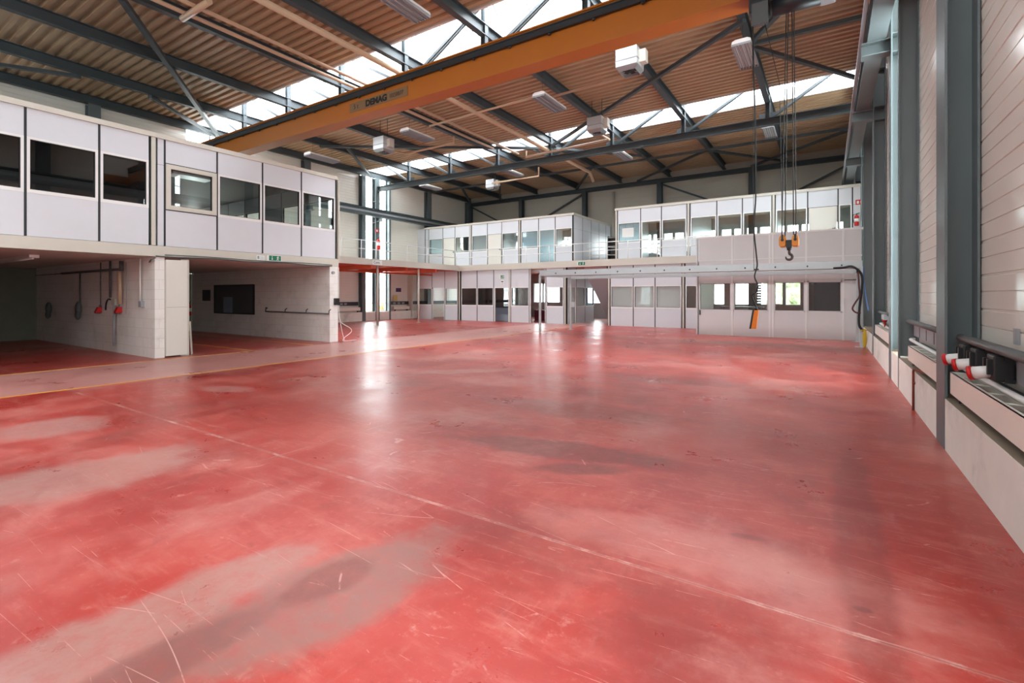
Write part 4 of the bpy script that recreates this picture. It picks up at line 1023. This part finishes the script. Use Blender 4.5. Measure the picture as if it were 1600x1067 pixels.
# ================================================================== CABLE GANTRY
t = thing('cable_gantry', 'galvanised portal frame carrying cables in front of the booth', 'frame', (-4.8, 19.5, 0))
y1_, y2_ = 18.5, 20.6
xL, xR = -10.55, .90
MB().box(xL, xR, y1_-.04, y1_+.04, 2.5, 2.68).build('front_beam', 'galv', t)
MB().box(xL, xR, y1_-.05, y1_-.04, 2.45, 2.56).build('front_rail', 'galv', t)
MB().box(xL+.45, xR, y2_-.04, y2_+.04, 2.36, 2.5).build('rear_beam', 'galv', t)
MB().box(xL, xR, y1_+.04, y1_+.3, 2.44, 2.46).build('cable_tray', 'galv', t)
for x, y in ((xL, y1_), (xL+.45, y2_), (xR-.03, y1_), (xR-.03, y2_)):
    p = MB().box(x-.04, x+.04, y-.04, y+.04, .012, 2.5).build('post', 'galv', t); MB().box(x-.16, x+.16, y-.1, y+.1, 0, .012).build('base_plate', 'galv', p)
MB().box(xL-.04, xL+.49, y1_, y2_, 2.42, 2.5)
MB().bar((xL, y1_, 2.46), (xL+.45, y2_, 2.46), .06, .08).build('end_bar', 'galv', t)
m = MB(); x = xL+.8
while x < xR-.3: m.box(x-.02, x+.02, y1_-.07, y1_-.04, 2.52, 2.57); x += .92
m.build('clip', 'black', t)
MB().box(-10.07, -9.85, y2_-.1, y2_-.04, 1.05, 1.3).build('switch_box', 'galv', t)
# hoses at the east end
def G3(px, py, y=18.4): x, z = onY(px, py, y); return (min(x, .97), y, z)
m = MB().tube(smooth([G3(1302, 419), G3(1318, 418), G3(1330, 416), G3(1341, 422), G3(1347, 432), G3(1347, 450), G3(1343, 480), G3(1342, 505), G3(1346, 514), G3(1352, 517)]), .035, 10)
o = m.build('supply_hose', 'black'); tag(o, 'thick black supply hose looping down from the gantry corner', 'hose')
m = MB().tube(smooth([G3(1341, 425, 18.36), G3(1342, 445, 18.36), G3(1343, 462, 18.36), G3(1337, 472, 18.36), G3(1332, 482, 18.36), G3(1337, 488, 18.36), G3(1345, 489, 18.36)]), .025, 10)
o = m.build('supply_hose', 'hose'); tag(o, 'maroon hose with a side loop on the gantry end post', 'hose')
m = MB().tube(smooth([(.93, 18.6, 2.5), (.95, 18.7, 2.0), (.98, 18.2, 1.5), (1.0, 17.6, 1.15)]), .018, 8)
o = m.build('supply_hose', 'bluecable'); tag(o, 'thin blue air line running from the gantry to the wall', 'hose')
x, y, z = G3(1356, 516, 18.3); m = MB().sphere((x-.02, 18.3, z-.25), .1, 8, (.55, .5, 3.0)); m.tube([(x-.15, 18.3, z), (x+.06, 18.3, z)], .015, 6); m.tube([(x, 18.3, z+.02), (x-.02, 18.3, z-.05)], .02, 6)
o = m.build('cable_bundle', 'ochre'); tag(o, 'yellow green cable bundle hanging at the foot of the gantry post', 'cable')

# ================================================================== EAST WALL SERVICES
def convector(x, inw, y0, y1, z0, z1, lab):
    t = thing('convector_heater', lab, 'radiator', (x, (y0+y1)/2, z0)); d = .15*(-inw)
    MB().box(x, x-inw*.01, y0, y1, z0, z1).build('front_panel', 'radiator', t)
    MB().box(x+d, x+d+inw*.01, y0, y1, z0, z1).build('back_panel', 'radiator', t)
    for y in (y0, y1): MB().box(x, x+d, y-.006, y+.006, z0, z1).build('end_plate', 'radiator', t)
    m = MB(); m.box(x, x-inw*.03, y0, y1, z1-.005, z1).box(x+d+inw*.03, x+d, y0, y1, z1-.005, z1)
    y = y0
    while y < y1: m.box(x, x+d, y-.025, y+.025, z1-.006, z1-.001); y += .45
    m.build('top_grille', 'radiator', t)
    for y in (y0+.15, y1-.15): MB().box(x+.25*d, x+.9*d, y-.02, y+.02, (.535 if inw < 0 else .56), z0+.03).build('foot', 'darkmetal', t)
    MB().box(x-inw*.03, x+d+inw*.03, y0+.02, y1-.02, z0+.05, z0+.14).build('fin_block', 'ochre' if 0 else 'greydark', t)
convector(1.05, -1, 2.2, 6.6, .60, .82, 'cream convector heater on the kerb, nearest the viewer')
convector(1.05, -1, 7.35, 9.7, .60, .82, 'cream convector heater on the kerb, second along the east wall')
convector(1.05, -1, 12.5, 16.0, .60, .83, 'cream convector heater on the kerb beyond the bracket column')
def services(side, segs, lab):
    for i, (y0, y1) in enumerate(segs):
        w = lab[i]; X = XEC if side > 0 else XWC; s = -side
        t = thing('cable_trunking', 'grey cable trunking '+w, 'trunking', (X, (y0+y1)/2, .93))
        MB().box(X+s*.012, X+s*.09, y0, y1, .93, 1.10).build('duct', 'grey', t)
        y = y0+.25
        while y < y1: MB().box(X+s*.088, X+s*.094, y-.018, y+.018, .935, 1.095).build('cover_joint', 'hose', t); y += .62 if i else .62
        MB().box(X+s*.012, X+s*.05, y0, y1-.25, .76, .83).build('lower_duct', 'greydark', t)
        o = MB().cyl((X+s*.16, y0, 1.17), (X+s*.16, y1, 1.17), .038).build('wall_pipe', 'greydark'); tag(o, 'dark grey insulated pipe '+w, 'pipe')
        o = MB().tube(smooth([(X+s*.085, y1-.1, .87), (X+s*.14, y1-.12, .87), (X+s*.14, y1-.5, .86), (X+s*.14, y0, .86)]), .024, 10).build('heating_pipe', 'white'); tag(o, 'white heating pipe '+w, 'pipe')
services(1, [(2.2, 6.65), (7.15, 10.5), (12.2, 16.0)], ['on the east wall nearest the viewer', 'on the east wall behind the second heater', 'on the east wall beyond the bracket column'])
for y0, y1, l in ((7.3, 9.8, ''),): pass
def socket(y, lab, x=1.18):
    t = thing('power_socket', lab, 'socket', (x, y, .9), 'red and white industrial power sockets')
    MB().box(x-.1, x+.02, y-.1, y+.1, .93, 1.13).build('box', 'black', t, bevel=.01)
    for e in (-.07, .04): MB().box(x-.13, x-.1, y+e, y+e+.03, .98, 1.10).build('lever', 'black', t)
    p, q = Vector((x-.08, y, 1.0)), Vector((x-.2, y+.05, .97))
    MB().tube([p, q], [.045, .05], 18).build('socket_barrel', 'white', t)
    d = (q-p).normalized(); MB().tube([q-d*.012, q+d*.018], .056, 18).build('collar', 'red', t, label='red collar')
    for z in (.94, 1.11): MB().box(x-.04, x+.02, y-.12, y-.1, z-.015, z+.015).build('screw_lug', 'black', t)
socket(5.3, 'black power socket with red collar, nearest the viewer')
socket(5.85, 'black power socket with red collar, middle of the three')
socket(6.3, 'black power socket with red collar, closest to the wide column')
o = MB().tube([(1.0, 8.72, .0), (1.0, 8.72, .54), (1.0, 8.68, .58), (1.0, 8.6, .585), (1.06, 8.3, .585), (1.1, 8.2, .6)], .014, 8).cyl((1.0, 8.72, .38), (1.02, 8.72, .38), .02, 8).build('drain_pipe', 'rust'); tag(o, 'thin rusty drain pipe going down the kerb to the floor', 'pipe')
t = thing('valve', 'small red valve on the east wall pipe', 'valve', (1.15, 14.4, .9)); MB().sphere((1.13, 14.4, 1.02), .055, 8).build('knob', 'red', t); MB().cyl((1.13, 14.4, .86), (1.13, 14.4, 1.0), .015).build('stem', 'red', t)
o = MB().box(1.05, 1.28, 13.6, 14.2, 1.05, 1.16).build('wall_box', 'galv'); tag(o, 'open grey metal box on the east wall trunking', 'box')
for y, l in ((5.55, 'near the first socket'), (8.35, 'above the second heater')):
    o = MB().box(XEC-.02, XEC-.002, y-.05, y+.05, 1.2, 1.33).build('vent_plate', 'grey'); tag(o, 'small grey plate on the east cladding '+l, 'plate')
# services on the west wall under the walkway
convector(XW-.03, 1, 16.75, 20.1, .66, .86, 'cream convector heater on the west kerb left of the window strip')
convector(XW-.03, 1, 22.9, 24.3, .66, .86, 'cream convector heater on the west kerb right of the window strip')
t = thing('cable_trunking', 'dark trunking with pale sockets along the west wall left of the window strip', 'trunking', (XWC, 15, 1))
MB().box(XWC+.012, XWC+.12, 11.2, 20.1, .98, 1.2).build('duct', 'darkmetal', t)
for y in (17.0, 18.85, 19.15, 16.5): MB().box(XWC+.12, XWC+.13, y-.1, y+.1, 1.02, 1.14).build('socket_plate', 'grey', t)
t = thing('cable_trunking', 'dark trunking with pale sockets along the west wall right of the window strip', 'trunking', (XWC, 24, 1))
MB().box(XWC+.012, XWC+.12, 22.7, YN-.2, .98, 1.2).build('duct', 'darkmetal', t)
for y in (23.1, 23.5, 23.9): MB().box(XWC+.12, XWC+.13, y-.12, y+.12, 1.02, 1.14).build('socket_plate', 'grey', t)
(ya, za), (yb, zb) = onX(619, 450, XWC+.03), onX(627, 456, XWC+.03)
o = MB().box(XWC+.002, XWC+.02, ya, yb, zb, za).build('poster', 'purple'); tag(o, 'small purple picture on the west wall under the walkway', 'poster')
o = MB().box(XWC+.13, XWC+.16, 23.0, 23.35, 1.22, 1.62).build('folder', 'paperyellow'); tag(o, 'yellowish folder standing on the trunking beside the window strip', 'folder')
struct(MB().box(-24.1, XWC, 24.42, 24.5, 0, 3.19).build('wall_room_7', 'cream'))
struct(MB().box(XWC, -23.9, 25.45, 25.55, 3.5, 6.3).build('wall_upper_west', 'panel'))

# ================================================================== OUTSIDE
m = MB(); rnd = random.Random(3)
for i in range(60): m.sphere((-2.9+rnd.random()*4.5, 36+rnd.random()*2.5, rnd.random()*3.6), .7+rnd.random()*.5, 7)
o = m.build('hedge', 'leaf'); o['kind'] = 'stuff'; tag(o, 'bright green hedge outside the far windows seen through the booth', 'hedge')
m = MB()
for i in range(50): m.sphere((-30-rnd.random()*2, 16+rnd.random()*14, -.5+rnd.random()*2.2), .6+rnd.random()*.5, 6)
o = m.build('hedge', 'leaf'); o['kind'] = 'stuff'; tag(o, 'low pale green hedge outside the west window strip', 'hedge')
struct(MB().box(-80, -25.4, -30, 90, -.25, -.05).build('ground_west', 'gravel'))
